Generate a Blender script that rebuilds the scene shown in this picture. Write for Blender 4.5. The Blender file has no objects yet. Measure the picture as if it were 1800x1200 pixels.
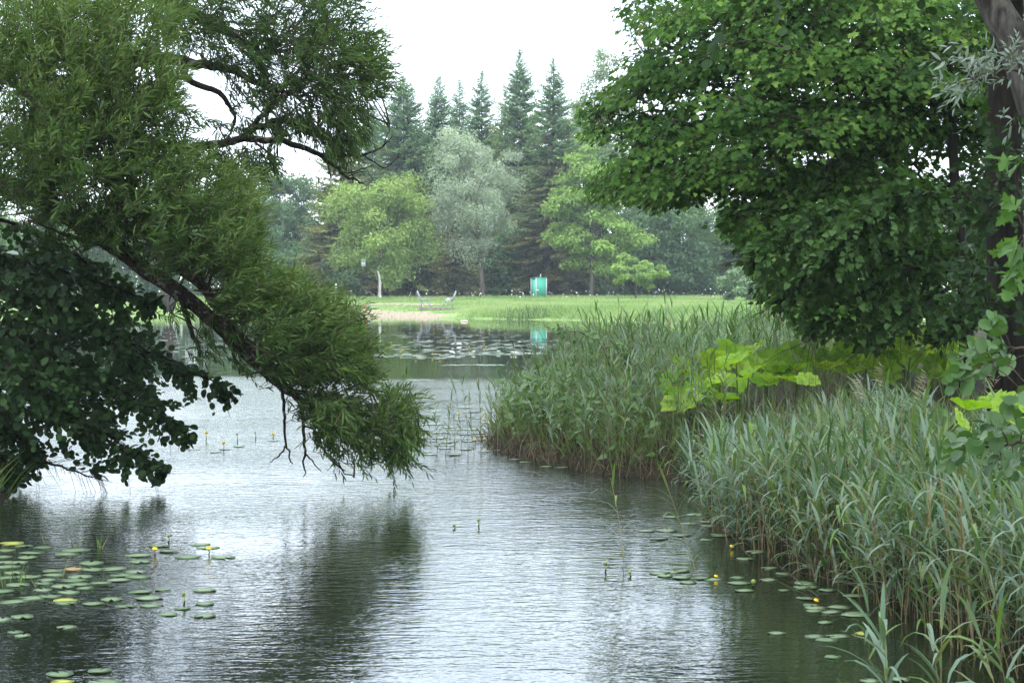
import bpy, math, random
import numpy as np
from mathutils import Matrix, Vector

S = bpy.context.scene
R = np.random.default_rng(11)
random.seed(5)
rad = math.radians
PI = math.pi

# ------------------------------------------------------------------ camera, sky, sun, exposure
F = 3580.0            # focal length in photo pixels (photo 1800 x 1200)
KY = 2.0              # the depths below are written in half metres
HZ = 505.0            # horizon row
EYE = 2.2             # eye height above the water
PITCH = math.atan((600 - HZ) / F)
cam = bpy.data.cameras.new('camera')
cam_o = bpy.data.objects.new('camera', cam)
S.collection.objects.link(cam_o)
cam.sensor_width = 36
cam.lens = 36 * F / 1800
cam.clip_start = 0.05
cam.clip_end = 2000
cam_o.location = (0, 0, EYE)
cam_o.rotation_euler = (PI / 2 - PITCH, 0, 0)
cam.dof.use_dof = True
cam.dof.focus_distance = 24
cam.dof.aperture_fstop = 14
S.camera = cam_o

SUN_EL, SUN_AZ = 52, 200
world = bpy.data.worlds.new('World')
S.world = world
world.use_nodes = True
wn, wl = world.node_tree.nodes, world.node_tree.links
wn.clear()
w_out = wn.new('ShaderNodeOutputWorld')
w_bg = wn.new('ShaderNodeBackground')
w_bg.inputs['Strength'].default_value = 0.1
w_sky = wn.new('ShaderNodeTexSky')
w_sky.sky_type = 'NISHITA'
w_sky.sun_disc = False
w_sky.sun_elevation = rad(SUN_EL)
w_sky.sun_rotation = rad(SUN_AZ)
# overcast layer: a cloud sheet over the blue, brighter towards the zenith, thin in places
w_tc = wn.new('ShaderNodeTexCoord')
w_sep = wn.new('ShaderNodeSeparateXYZ')
wl.new(w_tc.outputs['Generated'], w_sep.inputs[0])
w_z = wn.new('ShaderNodeMath'); w_z.operation = 'MAXIMUM'; w_z.inputs[1].default_value = 0.0
wl.new(w_sep.outputs['Z'], w_z.inputs[0])
w_za = wn.new('ShaderNodeMath'); w_za.operation = 'ADD'; w_za.inputs[1].default_value = 0.18
wl.new(w_z.outputs[0], w_za.inputs[0])
w_px = wn.new('ShaderNodeMath'); w_px.operation = 'DIVIDE'
w_py = wn.new('ShaderNodeMath'); w_py.operation = 'DIVIDE'
wl.new(w_sep.outputs['X'], w_px.inputs[0]); wl.new(w_za.outputs[0], w_px.inputs[1])
wl.new(w_sep.outputs['Y'], w_py.inputs[0]); wl.new(w_za.outputs[0], w_py.inputs[1])
w_cmb = wn.new('ShaderNodeCombineXYZ')
wl.new(w_px.outputs[0], w_cmb.inputs[0]); wl.new(w_py.outputs[0], w_cmb.inputs[1])
w_no = wn.new('ShaderNodeTexNoise')
w_no.inputs['Scale'].default_value = 1.6
w_no.inputs['Detail'].default_value = 6
w_no.inputs['Roughness'].default_value = 0.55
wl.new(w_cmb.outputs[0], w_no.inputs['Vector'])
w_cov = wn.new('ShaderNodeValToRGB')
w_cov.color_ramp.elements[0].position = 0.36
w_cov.color_ramp.elements[0].color = (0.30, 0.30, 0.30, 1)
w_cov.color_ramp.elements[1].position = 0.56
w_cov.color_ramp.elements[1].color = (1, 1, 1, 1)
wl.new(w_no.outputs['Fac'], w_cov.inputs[0])
w_grad = wn.new('ShaderNodeValToRGB')       # cloud luminance by elevation (sin), overcast: zenith brighter
w_grad.color_ramp.elements[0].position = 0.0
w_grad.color_ramp.elements[0].color = (0.44, 0.48, 0.51, 1)
w_grad.color_ramp.elements[1].position = 0.75
w_grad.color_ramp.elements[1].color = (0.84, 0.93, 1.0, 1)
e = w_grad.color_ramp.elements.new(0.25); e.color = (0.55, 0.65, 0.76, 1)
wl.new(w_z.outputs[0], w_grad.inputs[0])
w_sc = wn.new('ShaderNodeVectorMath'); w_sc.operation = 'SCALE'
w_sc.inputs['Scale'].default_value = 35.0
wl.new(w_grad.outputs[0], w_sc.inputs[0])
w_mix = wn.new('ShaderNodeMix'); w_mix.data_type = 'RGBA'
w_low = wn.new('ShaderNodeMapRange')
w_low.inputs['From Min'].default_value = 0.06; w_low.inputs['From Max'].default_value = 0.24
w_low.inputs['To Min'].default_value = 1.0; w_low.inputs['To Max'].default_value = 0.0
wl.new(w_z.outputs[0], w_low.inputs['Value'])
w_max = wn.new('ShaderNodeMath'); w_max.operation = 'MAXIMUM'
wl.new(w_cov.outputs[0], w_max.inputs[0]); wl.new(w_low.outputs[0], w_max.inputs[1])
wl.new(w_max.outputs[0], w_mix.inputs['Factor'])
wl.new(w_sky.outputs[0], w_mix.inputs['A'])
wl.new(w_sc.outputs[0], w_mix.inputs['B'])
wl.new(w_mix.outputs['Result'], w_bg.inputs['Color'])
wl.new(w_bg.outputs[0], w_out.inputs['Surface'])

sun = bpy.data.lights.new('sun', 'SUN')
sun.energy = 1.3
sun.angle = rad(14)
sun.color = (1.0, 0.96, 0.9)
sun_o = bpy.data.objects.new('sun', sun)
S.collection.objects.link(sun_o)
_sd = Vector((math.sin(rad(SUN_AZ)) * math.cos(rad(SUN_EL)), math.cos(rad(SUN_AZ)) * math.cos(rad(SUN_EL)), math.sin(rad(SUN_EL))))
sun_o.rotation_euler = _sd.to_track_quat('Z', 'Y').to_euler()

S.view_settings.view_transform = 'Standard'
S.view_settings.look = 'None'
S.view_settings.exposure = 0.5
S.view_settings.gamma = 1.0
S.view_settings.use_curve_mapping = False
S.cycles.use_denoising = True
S.cycles.max_bounces = 7
S.cycles.diffuse_bounces = 3
S.cycles.glossy_bounces = 3
S.cycles.transmission_bounces = 4
S.cycles.volume_bounces = 0
S.cycles.caustics_reflective = False
S.cycles.caustics_refractive = False

# ------------------------------------------------------------------ helpers
_cp, _sp = math.cos(PITCH), math.sin(PITCH)


def at(x, y, d):
    """the point of the place that stands d * KY metres in front of the camera (along +Y) under photo pixel x, y"""
    d = d * KY
    cx, cy = (x - 900) / F, (600 - y) / F
    dy = _cp + cy * _sp
    dz = -_sp + cy * _cp
    t = d / dy
    return np.array([cx * t, d, EYE + dz * t])


def on_water(x, y):
    cx, cy = (x - 900) / F, (600 - y) / F
    dy = _cp + cy * _sp
    dz = -_sp + cy * _cp
    t = -EYE / dz
    return np.array([cx * t, dy * t, 0.0])


def to_px(p):
    p = np.atleast_2d(p)
    v = p - np.array([0, 0, EYE])
    depth = v[:, 1] * _cp - v[:, 2] * _sp
    up = v[:, 1] * _sp + v[:, 2] * _cp
    depth = np.maximum(depth, 1e-3)
    return 900 + F * v[:, 0] / depth, 600 - F * up / depth


def norm(a):
    return a / np.maximum(np.linalg.norm(a, axis=-1, keepdims=True), 1e-9)


def frames(d, n):
    """rows: x along d, z near n, y across"""
    x = norm(d)
    y = norm(np.cross(n, x))
    z = np.cross(x, y)
    return np.stack([x, y, z], axis=1)


class MB:
    def __init__(s):
        s.v, s.l, s.n, s.m, s.t, s.c = [], [], [], [], [], 0

    def add(s, v, faces, mat=0, tint=0.5):
        v = np.asarray(v, float)
        s.v.append(v)
        for f in faces:
            s.l.append(np.asarray(f, np.int64) + s.c)
            s.n.append(np.array([len(f)]))
            s.m.append(np.array([mat]))
        s.t.append(np.broadcast_to(np.asarray(tint, float), (len(v),)))
        s.c += len(v)

    def place(s, tv, tf, pos, ax, sc, mat=0, tint=None):
        """many copies of a small template: tv (m,3), tf list of faces, pos (n,3), ax (n,3,3) rows, sc (n,) or (n,3)"""
        pos = np.asarray(pos, float)
        n, m = len(pos), len(tv)
        if n == 0:
            return
        sc = np.asarray(sc, float)
        if sc.ndim == 1:
            sc = np.repeat(sc[:, None], 3, 1)
        loc = tv[None] * sc[:, None, :]
        w = np.einsum('nmk,nkj->nmj', loc, ax) + pos[:, None]
        s.v.append(w.reshape(-1, 3))
        off = s.c + np.arange(n)[:, None] * m
        for f in tf:
            f = np.asarray(f)
            s.l.append((off + f[None]).reshape(-1))
            s.n.append(np.full(n, len(f)))
            s.m.append(np.full(n, mat))
        if tint is None:
            tint = R.random(n)
        s.t.append(np.repeat(np.broadcast_to(tint, (n,)), m))
        s.c += n * m

    def tube(s, pts, radii, k=6, mat=0, tint=0.5, cap=True):
        pts = np.asarray(pts, float)
        n = len(pts)
        radii = np.broadcast_to(np.asarray(radii, float), (n,))
        tan = norm(np.gradient(pts, axis=0))
        ref = np.array([0, 0, 1.0]) if abs(tan[0][2]) < 0.8 else np.array([1.0, 0, 0])
        a = norm(np.cross(tan[0], ref))
        rings = []
        ang = np.arange(k) * 2 * PI / k
        for i in range(n):
            a = norm(a - tan[i] * np.dot(a, tan[i]))
            b = np.cross(tan[i], a)
            rings.append(pts[i] + radii[i] * (np.cos(ang)[:, None] * a + np.sin(ang)[:, None] * b))
        v = np.concatenate(rings)
        i = np.arange(n - 1)[:, None] * k
        j = np.arange(k)[None]
        j2 = (j + 1) % k
        q = np.stack([i + j, i + j2, i + k + j2, i + k + j], -1).reshape(-1, 4)
        s.v.append(v)
        s.l.append((q + s.c).reshape(-1))
        s.n.append(np.full(len(q), 4)); s.m.append(np.full(len(q), mat))
        if cap:
            s.l.append(np.arange(k)[::-1] + s.c); s.l.append(np.arange(k) + s.c + (n - 1) * k)
            s.n.append(np.array([k, k])); s.m.append(np.array([mat, mat]))
        s.t.append(np.full(len(v), tint))
        s.c += len(v)

    def box(s, c, size, rz=0, mat=0, tilt=None, tint=0.5):
        h = np.array(size) / 2
        v = np.array([[x, y, z] for x in (-1, 1) for y in (-1, 1) for z in (-1, 1)]) * h
        if tilt:
            v = v @ np.array(Matrix.Rotation(tilt[1], 3, tilt[0])).T
        cz, sz = math.cos(rz), math.sin(rz)
        v = v @ np.array([[cz, sz, 0], [-sz, cz, 0], [0, 0, 1]]) + np.array(c)
        s.add(v, [(0, 1, 3, 2), (4, 6, 7, 5), (0, 4, 5, 1), (2, 3, 7, 6), (0, 2, 6, 4), (1, 5, 7, 3)], mat, tint)

    def mesh(s, name, mats, smooth=False):
        me = bpy.data.meshes.new(name)
        v = np.concatenate(s.v); l = np.concatenate(s.l); n = np.concatenate(s.n); m = np.concatenate(s.m)
        me.vertices.add(len(v)); me.vertices.foreach_set('co', v.astype(np.float32).ravel())
        me.loops.add(len(l)); me.loops.foreach_set('vertex_index', l.astype(np.int32))
        me.polygons.add(len(n))
        st = np.concatenate([[0], np.cumsum(n)[:-1]])
        me.polygons.foreach_set('loop_start', st.astype(np.int32))
        try:
            me.polygons.foreach_set('loop_total', n.astype(np.int32))
        except Exception:
            pass
        for x in (mats if isinstance(mats, (list, tuple)) else [mats]):
            me.materials.append(x)
        me.polygons.foreach_set('material_index', m.astype(np.int32))
        if smooth:
            me.polygons.foreach_set('use_smooth', np.ones(len(n), bool))
        at_ = me.attributes.new('tint', 'FLOAT', 'POINT')
        at_.data.foreach_set('value', np.concatenate(s.t).astype(np.float32))
        me.update(calc_edges=True)
        me.validate()
        return me


def link(name, data, parent=None, mw=None, kind=None):
    o = bpy.data.objects.new(name, data)
    S.collection.objects.link(o)
    if parent is not None:
        o.parent = parent
        if mw is None:                                   # mesh is in world coordinates
            o.location = -Vector(parent.location)
        else:
            m = mw.copy()
            m.translation = m.translation - Vector(parent.location)
            o.matrix_basis = m
    elif mw is not None:
        o.matrix_basis = mw
    if kind:
        o['kind'] = kind
    return o


def thing(name, label, cat, loc, group=None, data=None):
    o = bpy.data.objects.new(name, data)
    S.collection.objects.link(o)
    o.location = Vector([float(q) for q in loc])
    o['label'] = label
    o['category'] = cat
    if group:
        o['group'] = group
    if data is None:
        o.empty_display_size = 0.2
    return o


def mat_of(pos, ax, sc):
    """4x4 from position, row axes, scale"""
    sc = np.broadcast_to(np.asarray(sc, float), (3,))
    m = Matrix.Identity(4)
    for i in range(3):
        for j in range(3):
            m[j][i] = float(ax[i][j] * sc[i])
    m.translation = Vector([float(q) for q in pos])
    return m


# ------------------------------------------------------------------ materials
def new_mat(name):
    m = bpy.data.materials.new(name)
    m.use_nodes = True
    nt = m.node_tree
    nt.nodes.clear()
    out = nt.nodes.new('ShaderNodeOutputMaterial')
    return m, nt, out


def ramp(nt, cols):
    r = nt.nodes.new('ShaderNodeValToRGB')
    el = r.color_ramp.elements
    while len(el) > 1:
        el.remove(el[-1])
    for i, (p, c) in enumerate(cols):
        if i == 0:
            q = el[0]; q.position = p
        else:
            q = el.new(p)
        q.color = (*c, 1)
    return r


def leaf_mat(name, cols, trans=0.35, tcol=(1.25, 1.35, 0.45), rough=0.5, spec=0.25, per_object=False, mottle=None):
    """leaf: per-leaf colour from the tint of each leaf, light passing through from behind"""
    m, nt, out = new_mat(name)
    N, L = nt.nodes, nt.links
    if per_object:
        a = N.new('ShaderNodeObjectInfo'); src = a.outputs['Random']
    else:
        a = N.new('ShaderNodeAttribute'); a.attribute_name = 'tint'; src = a.outputs['Fac']
    k = len(cols)
    r = ramp(nt, [(i / max(k - 1, 1), c) for i, c in enumerate(cols)])
    L.new(src, r.inputs[0])
    col = r.outputs[0]
    if mottle:                                              # blotches, age spots and veins of the blade itself
        tc = N.new('ShaderNodeTexCoord')
        for sc_, lo, hi, c_ in mottle:
            nz = N.new('ShaderNodeTexNoise'); nz.inputs['Scale'].default_value = sc_; nz.inputs['Detail'].default_value = 4
            L.new(tc.outputs['Object'], nz.inputs['Vector'])
            rr = ramp(nt, [(lo, (0, 0, 0)), (hi, (1, 1, 1))]); L.new(nz.outputs['Fac'], rr.inputs[0])
            mm = N.new('ShaderNodeMix'); mm.data_type = 'RGBA'
            L.new(rr.outputs[0], mm.inputs['Factor']); L.new(col, mm.inputs['A']); mm.inputs['B'].default_value = (*c_, 1)
            col = mm.outputs['Result']
    p = N.new('ShaderNodeBsdfPrincipled')
    p.inputs['Roughness'].default_value = rough
    p.inputs['Specular IOR Level'].default_value = spec
    L.new(col, p.inputs['Base Color'])
    t = N.new('ShaderNodeBsdfTranslucent')
    mu = N.new('ShaderNodeMix'); mu.data_type = 'RGBA'; mu.blend_type = 'MULTIPLY'
    mu.inputs['Factor'].default_value = 1
    mu.inputs['B'].default_value = (*tcol, 1)
    L.new(col, mu.inputs['A'])
    L.new(mu.outputs['Result'], t.inputs['Color'])
    x = N.new('ShaderNodeMixShader'); x.inputs[0].default_value = trans
    L.new(p.outputs[0], x.inputs[1]); L.new(t.outputs[0], x.inputs[2])
    L.new(x.outputs[0], out.inputs['Surface'])
    return m


def bark_mat(name, c1, c2, scale=18, stretch=0.18, bump=0.02, lichen=None):
    m, nt, out = new_mat(name)
    N, L = nt.nodes, nt.links
    tc = N.new('ShaderNodeTexCoord')
    mp = N.new('ShaderNodeMapping'); mp.inputs['Scale'].default_value = (1, 1, stretch)
    L.new(tc.outputs['Object'], mp.inputs[0])
    n1 = N.new('ShaderNodeTexNoise'); n1.inputs['Scale'].default_value = scale; n1.inputs['Detail'].default_value = 6
    L.new(mp.outputs[0], n1.inputs['Vector'])
    r = ramp(nt, [(0.3, c1), (0.7, c2)])
    L.new(n1.outputs['Fac'], r.inputs[0])
    col = r.outputs[0]
    if lichen:
        n2 = N.new('ShaderNodeTexNoise'); n2.inputs['Scale'].default_value = scale * 0.5; n2.inputs['Detail'].default_value = 8
        L.new(tc.outputs['Object'], n2.inputs['Vector'])
        r2 = ramp(nt, [(0.56, (0, 0, 0)), (0.64, (1, 1, 1))])
        L.new(n2.outputs['Fac'], r2.inputs[0])
        mx = N.new('ShaderNodeMix'); mx.data_type = 'RGBA'
        L.new(r2.outputs[0], mx.inputs['Factor']); L.new(col, mx.inputs['A']); mx.inputs['B'].default_value = (*lichen, 1)
        col = mx.outputs['Result']
    p = N.new('ShaderNodeBsdfPrincipled'); p.inputs['Roughness'].default_value = 0.95; p.inputs['Specular IOR Level'].default_value = 0.08
    L.new(col, p.inputs['Base Color'])
    b = N.new('ShaderNodeBump'); b.inputs['Strength'].default_value = 0.8; b.inputs['Distance'].default_value = bump
    L.new(n1.outputs['Fac'], b.inputs['Height']); L.new(b.outputs[0], p.inputs['Normal'])
    L.new(p.outputs[0], out.inputs['Surface'])
    return m


def paint_mat(name, c, rough=0.6, var=0.12, scale=6, spec=0.4):
    m, nt, out = new_mat(name)
    N, L = nt.nodes, nt.links
    tc = N.new('ShaderNodeTexCoord')
    n1 = N.new('ShaderNodeTexNoise'); n1.inputs['Scale'].default_value = scale; n1.inputs['Detail'].default_value = 5
    L.new(tc.outputs['Object'], n1.inputs['Vector'])
    r = ramp(nt, [(0.3, tuple(q * (1 - var) for q in c)), (0.7, tuple(min(1, q * (1 + var)) for q in c))])
    L.new(n1.outputs['Fac'], r.inputs[0])
    p = N.new('ShaderNodeBsdfPrincipled'); p.inputs['Roughness'].default_value = rough
    p.inputs['Specular IOR Level'].default_value = spec
    L.new(r.outputs[0], p.inputs['Base Color'])
    L.new(p.outputs[0], out.inputs['Surface'])
    return m


WILLOW_COLS = [(0.014, 0.030, 0.010), (0.028, 0.056, 0.016), (0.050, 0.094, 0.022), (0.088, 0.140, 0.042), (0.15, 0.19, 0.085)]
ALDER_COLS = [(0.014, 0.030, 0.012), (0.022, 0.048, 0.016), (0.040, 0.080, 0.022)]
MAPLE_COLS = [(0.018, 0.046, 0.011), (0.038, 0.088, 0.017), (0.072, 0.148, 0.026), (0.150, 0.240, 0.048)]
REED_COLS = [(0.045, 0.092, 0.035), (0.070, 0.125, 0.066), (0.105, 0.162, 0.112), (0.16, 0.215, 0.165), (0.10, 0.175, 0.04), (0.14, 0.15, 0.08)]
M = {}
M['willow'] = leaf_mat('willow leaf', WILLOW_COLS, 0.36, rough=0.6, spec=0.06)
M['willow_one'] = leaf_mat('willow leaf single', WILLOW_COLS, 0.36, rough=0.6, spec=0.06, per_object=True)
M['alder'] = leaf_mat('alder leaf', ALDER_COLS, 0.30, rough=0.5, spec=0.08)
M['alder_one'] = leaf_mat('alder leaf single', ALDER_COLS, 0.30, rough=0.5, spec=0.08, per_object=True)
M['maple'] = leaf_mat('maple leaf', MAPLE_COLS, 0.38, rough=0.6, spec=0.06)
M['maple_one'] = leaf_mat('maple leaf single', MAPLE_COLS, 0.38, rough=0.6, spec=0.06, per_object=True)
LINDEN_COLS = [(0.012, 0.030, 0.010), (0.026, 0.060, 0.015), (0.048, 0.098, 0.024), (0.085, 0.150, 0.05)]
M['linden'] = leaf_mat('linden leaf', LINDEN_COLS, 0.3, rough=0.55, spec=0.08)
M['linden_one'] = leaf_mat('linden leaf single', LINDEN_COLS, 0.3, rough=0.55, spec=0.08, per_object=True)
M['reed'] = leaf_mat('reed leaf', REED_COLS, 0.3, rough=0.5, spec=0.18)
M['reed_one'] = leaf_mat('reed leaf single', REED_COLS, 0.3, rough=0.5, spec=0.18, per_object=True)
M['reed_green'] = leaf_mat('green reed leaf', [(0.045, 0.10, 0.03), (0.075, 0.14, 0.05), (0.10, 0.17, 0.085), (0.12, 0.2, 0.05)], 0.33)
M['reed_stem'] = leaf_mat('reed stem', [(0.16, 0.16, 0.06), (0.22, 0.18, 0.085), (0.11, 0.15, 0.05)], 0.1)
M['dead'] = leaf_mat('dead reed straw', [(0.035, 0.026, 0.014), (0.085, 0.064, 0.034), (0.20, 0.16, 0.095)], 0.15, tcol=(1, 0.9, 0.7))
M['plume'] = leaf_mat('reed plume', [(0.30, 0.25, 0.17), (0.42, 0.37, 0.27)], .3, tcol=(1, .95, .8))
M['grass'] = leaf_mat('bank grass', [(0.05, 0.10, 0.022), (0.08, 0.15, 0.03), (0.12, 0.19, 0.05), (0.2, 0.19, 0.09)], 0.35)
M['meadow'] = leaf_mat('meadow grass', [(0.15, 0.24, 0.08), (0.21, 0.31, 0.10), (0.27, 0.36, 0.135), (0.34, 0.36, 0.19)], 0.3, tcol=(1.1, 1.15, .7))
M['herb'] = leaf_mat('herb leaf', [(0.05, 0.10, 0.025), (0.075, 0.15, 0.035), (0.12, 0.19, 0.08)], 0.35)
M['butterbur'] = leaf_mat('butterbur leaf', [(0.12, 0.24, 0.022), (0.17, 0.31, 0.03), (0.23, 0.38, 0.05), (0.30, 0.43, 0.08)], 0.48, tcol=(1.35, 1.4, 0.3), rough=0.6, spec=.1, per_object=True, mottle=[(5, .50, .75, (0.08, 0.17, 0.018)), (14, .66, .72, (0.16, 0.13, 0.04))])
M['butter_stem'] = leaf_mat('butterbur stalk', [(0.10, 0.12, 0.04), (0.13, 0.18, 0.05)], 0.1)
M['pad'] = leaf_mat('lily pad', [(0.075, 0.125, 0.055), (0.11, 0.165, 0.08), (0.14, 0.195, 0.105)], 0.0, rough=0.35, spec=0.4, per_object=True, mottle=[(4, .55, .75, (0.15, 0.17, 0.07)), (16, .64, .70, (0.10, 0.075, 0.035))])
M['pad_many'] = leaf_mat('far lily pads', [(0.13, 0.19, 0.10), (0.17, 0.23, 0.13), (0.2, 0.26, 0.16)], 0.0, rough=0.3, spec=0.6)
M['pad_yellow'] = leaf_mat('yellowing lily pad', [(0.30, 0.30, 0.05), (0.25, 0.27, 0.06)], 0.0, rough=0.4, per_object=True)
M['pad_tan'] = leaf_mat('withered lily pad', [(0.28, 0.19, 0.09), (0.22, 0.16, 0.07)], 0.0, rough=0.5, per_object=True)
M['yellow'] = paint_mat('yellow sepal', (0.80, 0.55, 0.03), 0.5, 0.15, 60)
M['bud'] = paint_mat('green bud', (0.16, 0.2, 0.04), 0.5, 0.2, 60)
M['lily_white'] = paint_mat('white petal', (0.85, 0.85, 0.82), 0.5, 0.03)
M['willow_bark'] = bark_mat('willow bark', (0.012, 0.010, 0.008), (0.045, 0.036, 0.027), 22, 0.5, 0.03, lichen=(0.17, 0.17, 0.14))
M['bark'] = bark_mat('grey brown bark', (0.006, 0.005, 0.004), (0.022, 0.019, 0.014), 16, 0.2, 0.03)
M['grey_bark'] = bark_mat('grey bark', (0.022, 0.020, 0.017), (0.105, 0.095, 0.08), 26, 0.25, 0.02)
M['far_bark'] = bark_mat('far bark', (0.06, 0.048, 0.04), (0.15, 0.12, 0.10), 5, 0.2, 0.02)
M['pale_bark'] = bark_mat('pale bark', (0.3, 0.28, 0.25), (0.6, 0.57, 0.52), 5, 0.3, 0.02)
M['twig'] = bark_mat('twig', (0.03, 0.024, 0.017), (0.09, 0.07, 0.045), 30, 1, 0.002)


def far_leaf(name, c, trans=0.3):
    c = np.array(c) * np.array([1.18, 1.16, 1.0])
    return leaf_mat(name, [tuple(c * 0.6), tuple(c * 0.9), tuple(c * 1.15), tuple(c * 1.45)], trans, tcol=(1.2, 1.25, 0.6), rough=0.6, spec=0.2)


FM = {
    'spruce': far_leaf('spruce needles', (0.095, 0.175, 0.085), 0.25),
    'spruce_olive': far_leaf('olive spruce needles', (0.15, 0.18, 0.06), 0.2),
    'spruce_brown': far_leaf('browning spruce needles', (0.135, 0.130, 0.060), 0.2),
    'silver': far_leaf('silver willow leaf', (0.29, 0.345, 0.315)),
    'lime': far_leaf('yellow green leaf', (0.185, 0.26, 0.085)),
    'light': far_leaf('light green leaf', (0.18, 0.28, 0.08)),
    'mid': far_leaf('mid green leaf', (0.12, 0.20, 0.08)),
    'dark': far_leaf('dark green leaf', (0.078, 0.14, 0.07)),
    'birch': far_leaf('birch leaf', (0.15, 0.205, 0.125)),
    'bluish': far_leaf('bluish green leaf', (0.15, 0.225, 0.14)),
}

# ------------------------------------------------------------------ the lake shore as a polygon (X, Y)
SHORE = np.array([
    (-4.6, 1.2), (3.4, 1.2), (3.35, 4.6), (3.15, 5.7), (2.95, 6.4), (2.62, 7.5), (2.3, 8.4), (2.1, 9.2), (2.25, 10.2), (2.45, 11.0),
    (2.2, 11.65), (1.6, 11.75), (1.05, 11.95), (0.45, 12.7), (-0.15, 13.6), (-0.38, 14.6), (-0.1, 15.8), (0.9, 18), (2.4, 21), (4.6, 27),
    (7.2, 38), (9.4, 48), (11.5, 57), (9.0, 63), (5, 67.5), (0, 70), (-4, 72), (-8, 75), (-13, 78), (-21, 80), (-32, 78), (-46, 74),
    (-60, 60), (-58, 40), (-40, 26), (-22, 18.5), (-12, 15.5), (-8, 13.8), (-6.3, 12.6), (-5.55, 11.4), (-5.25, 10.6), (-5.2, 9.8), (-5.5, 8.6), (-5.6, 5)]) * np.array([1, KY])


def shore_dist(x, y):
    """signed distance to the shore: positive on land"""
    x = np.asarray(x, float); y = np.asarray(y, float)
    best = np.full(x.shape, 1e9)
    inside = np.zeros(x.shape, bool)
    n = len(SHORE)
    for i in range(n):
        (ax, ay), (bx, by) = SHORE[i], SHORE[(i + 1) % n]
        dx, dy = bx - ax, by - ay
        t = np.clip(((x - ax) * dx + (y - ay) * dy) / (dx * dx + dy * dy), 0, 1)
        best = np.minimum(best, np.hypot(x - ax - t * dx, y - ay - t * dy))
        c = ((ay > y) != (by > y))
        xi = ax + (y - ay) * dx / (dy if abs(dy) > 1e-9 else 1e-9)
        inside ^= c & (x < xi)
    return np.where(inside, -best, best)


def ground_z(x, y):
    x = np.asarray(x, float); y = np.asarray(y, float)
    s = shore_dist(x, y)
    far = np.clip((y - 50) / 60, 0, 1)
    A = 0.95 * (1 - far) + 0.95 * far
    Lh = 3.2 * (1 - far) + 12 * far
    z = A * (1 - np.exp(-np.maximum(s, 0) / Lh)) + 0.10 * (1 - np.exp(-np.maximum(s, 0) / 0.25)) * (1 - far) + 0.03 * far * (s > 0)
    z = z + np.where(s > 0.3, 0.05 * np.sin(x * 0.9 + 1.3) * np.sin(y * 0.7) * np.clip(s / 3, 0, 1), 0)
    z = np.where(s < 0, -0.7 * (1 - np.exp(s / 0.9)), z)
    return z


gx = np.concatenate([np.linspace(-260, -40, 40), np.linspace(-38, -8, 50), np.linspace(-7.8, 9, 150), np.linspace(9.3, 40, 60), np.linspace(42, 260, 40)])
gy = np.concatenate([np.linspace(-40, 0, 15), np.linspace(0.5, 44, 200), np.linspace(45, 120, 70), np.linspace(121, 220, 120), np.linspace(224, 480, 40)])
GX, GY = np.meshgrid(gx, gy)
SD = shore_dist(GX, GY)
GZ = ground_z(GX, GY)
nxg, nyg = len(gx), len(gy)
bm_ = MB()
idx = np.arange(nxg * nyg).reshape(nyg, nxg)
q = np.stack([idx[:-1, :-1], idx[:-1, 1:], idx[1:, 1:], idx[1:, :-1]], -1).reshape(-1, 4)
bm_.v.append(np.stack([GX, GY, GZ], -1).reshape(-1, 3))
bm_.l.append(q.ravel()); bm_.n.append(np.full(len(q), 4)); bm_.m.append(np.zeros(len(q), int))
# bare sand of the little beach (a property of the ground itself): 'tint' 1 = sand, 0 = soil and turf
bx = np.clip(1 - np.abs(GX + 12.0) / 9.0, 0, 1)
sandm = np.clip(bx * 3, 0, 1) * np.clip(1.6 - np.abs(SD - 1.5) / (.6 + 4.6 * bx), 0, 1)
trk = np.clip(bx * 3 - 0.4, 0, 1) * np.clip(1.3 - np.abs(SD - 18.0) / 4.0, 0, 1) * (GX < -4.8)
bm_.t.append(np.where(GY > 100, np.maximum(sandm, trk), 0).ravel()); bm_.c = nxg * nyg


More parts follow.
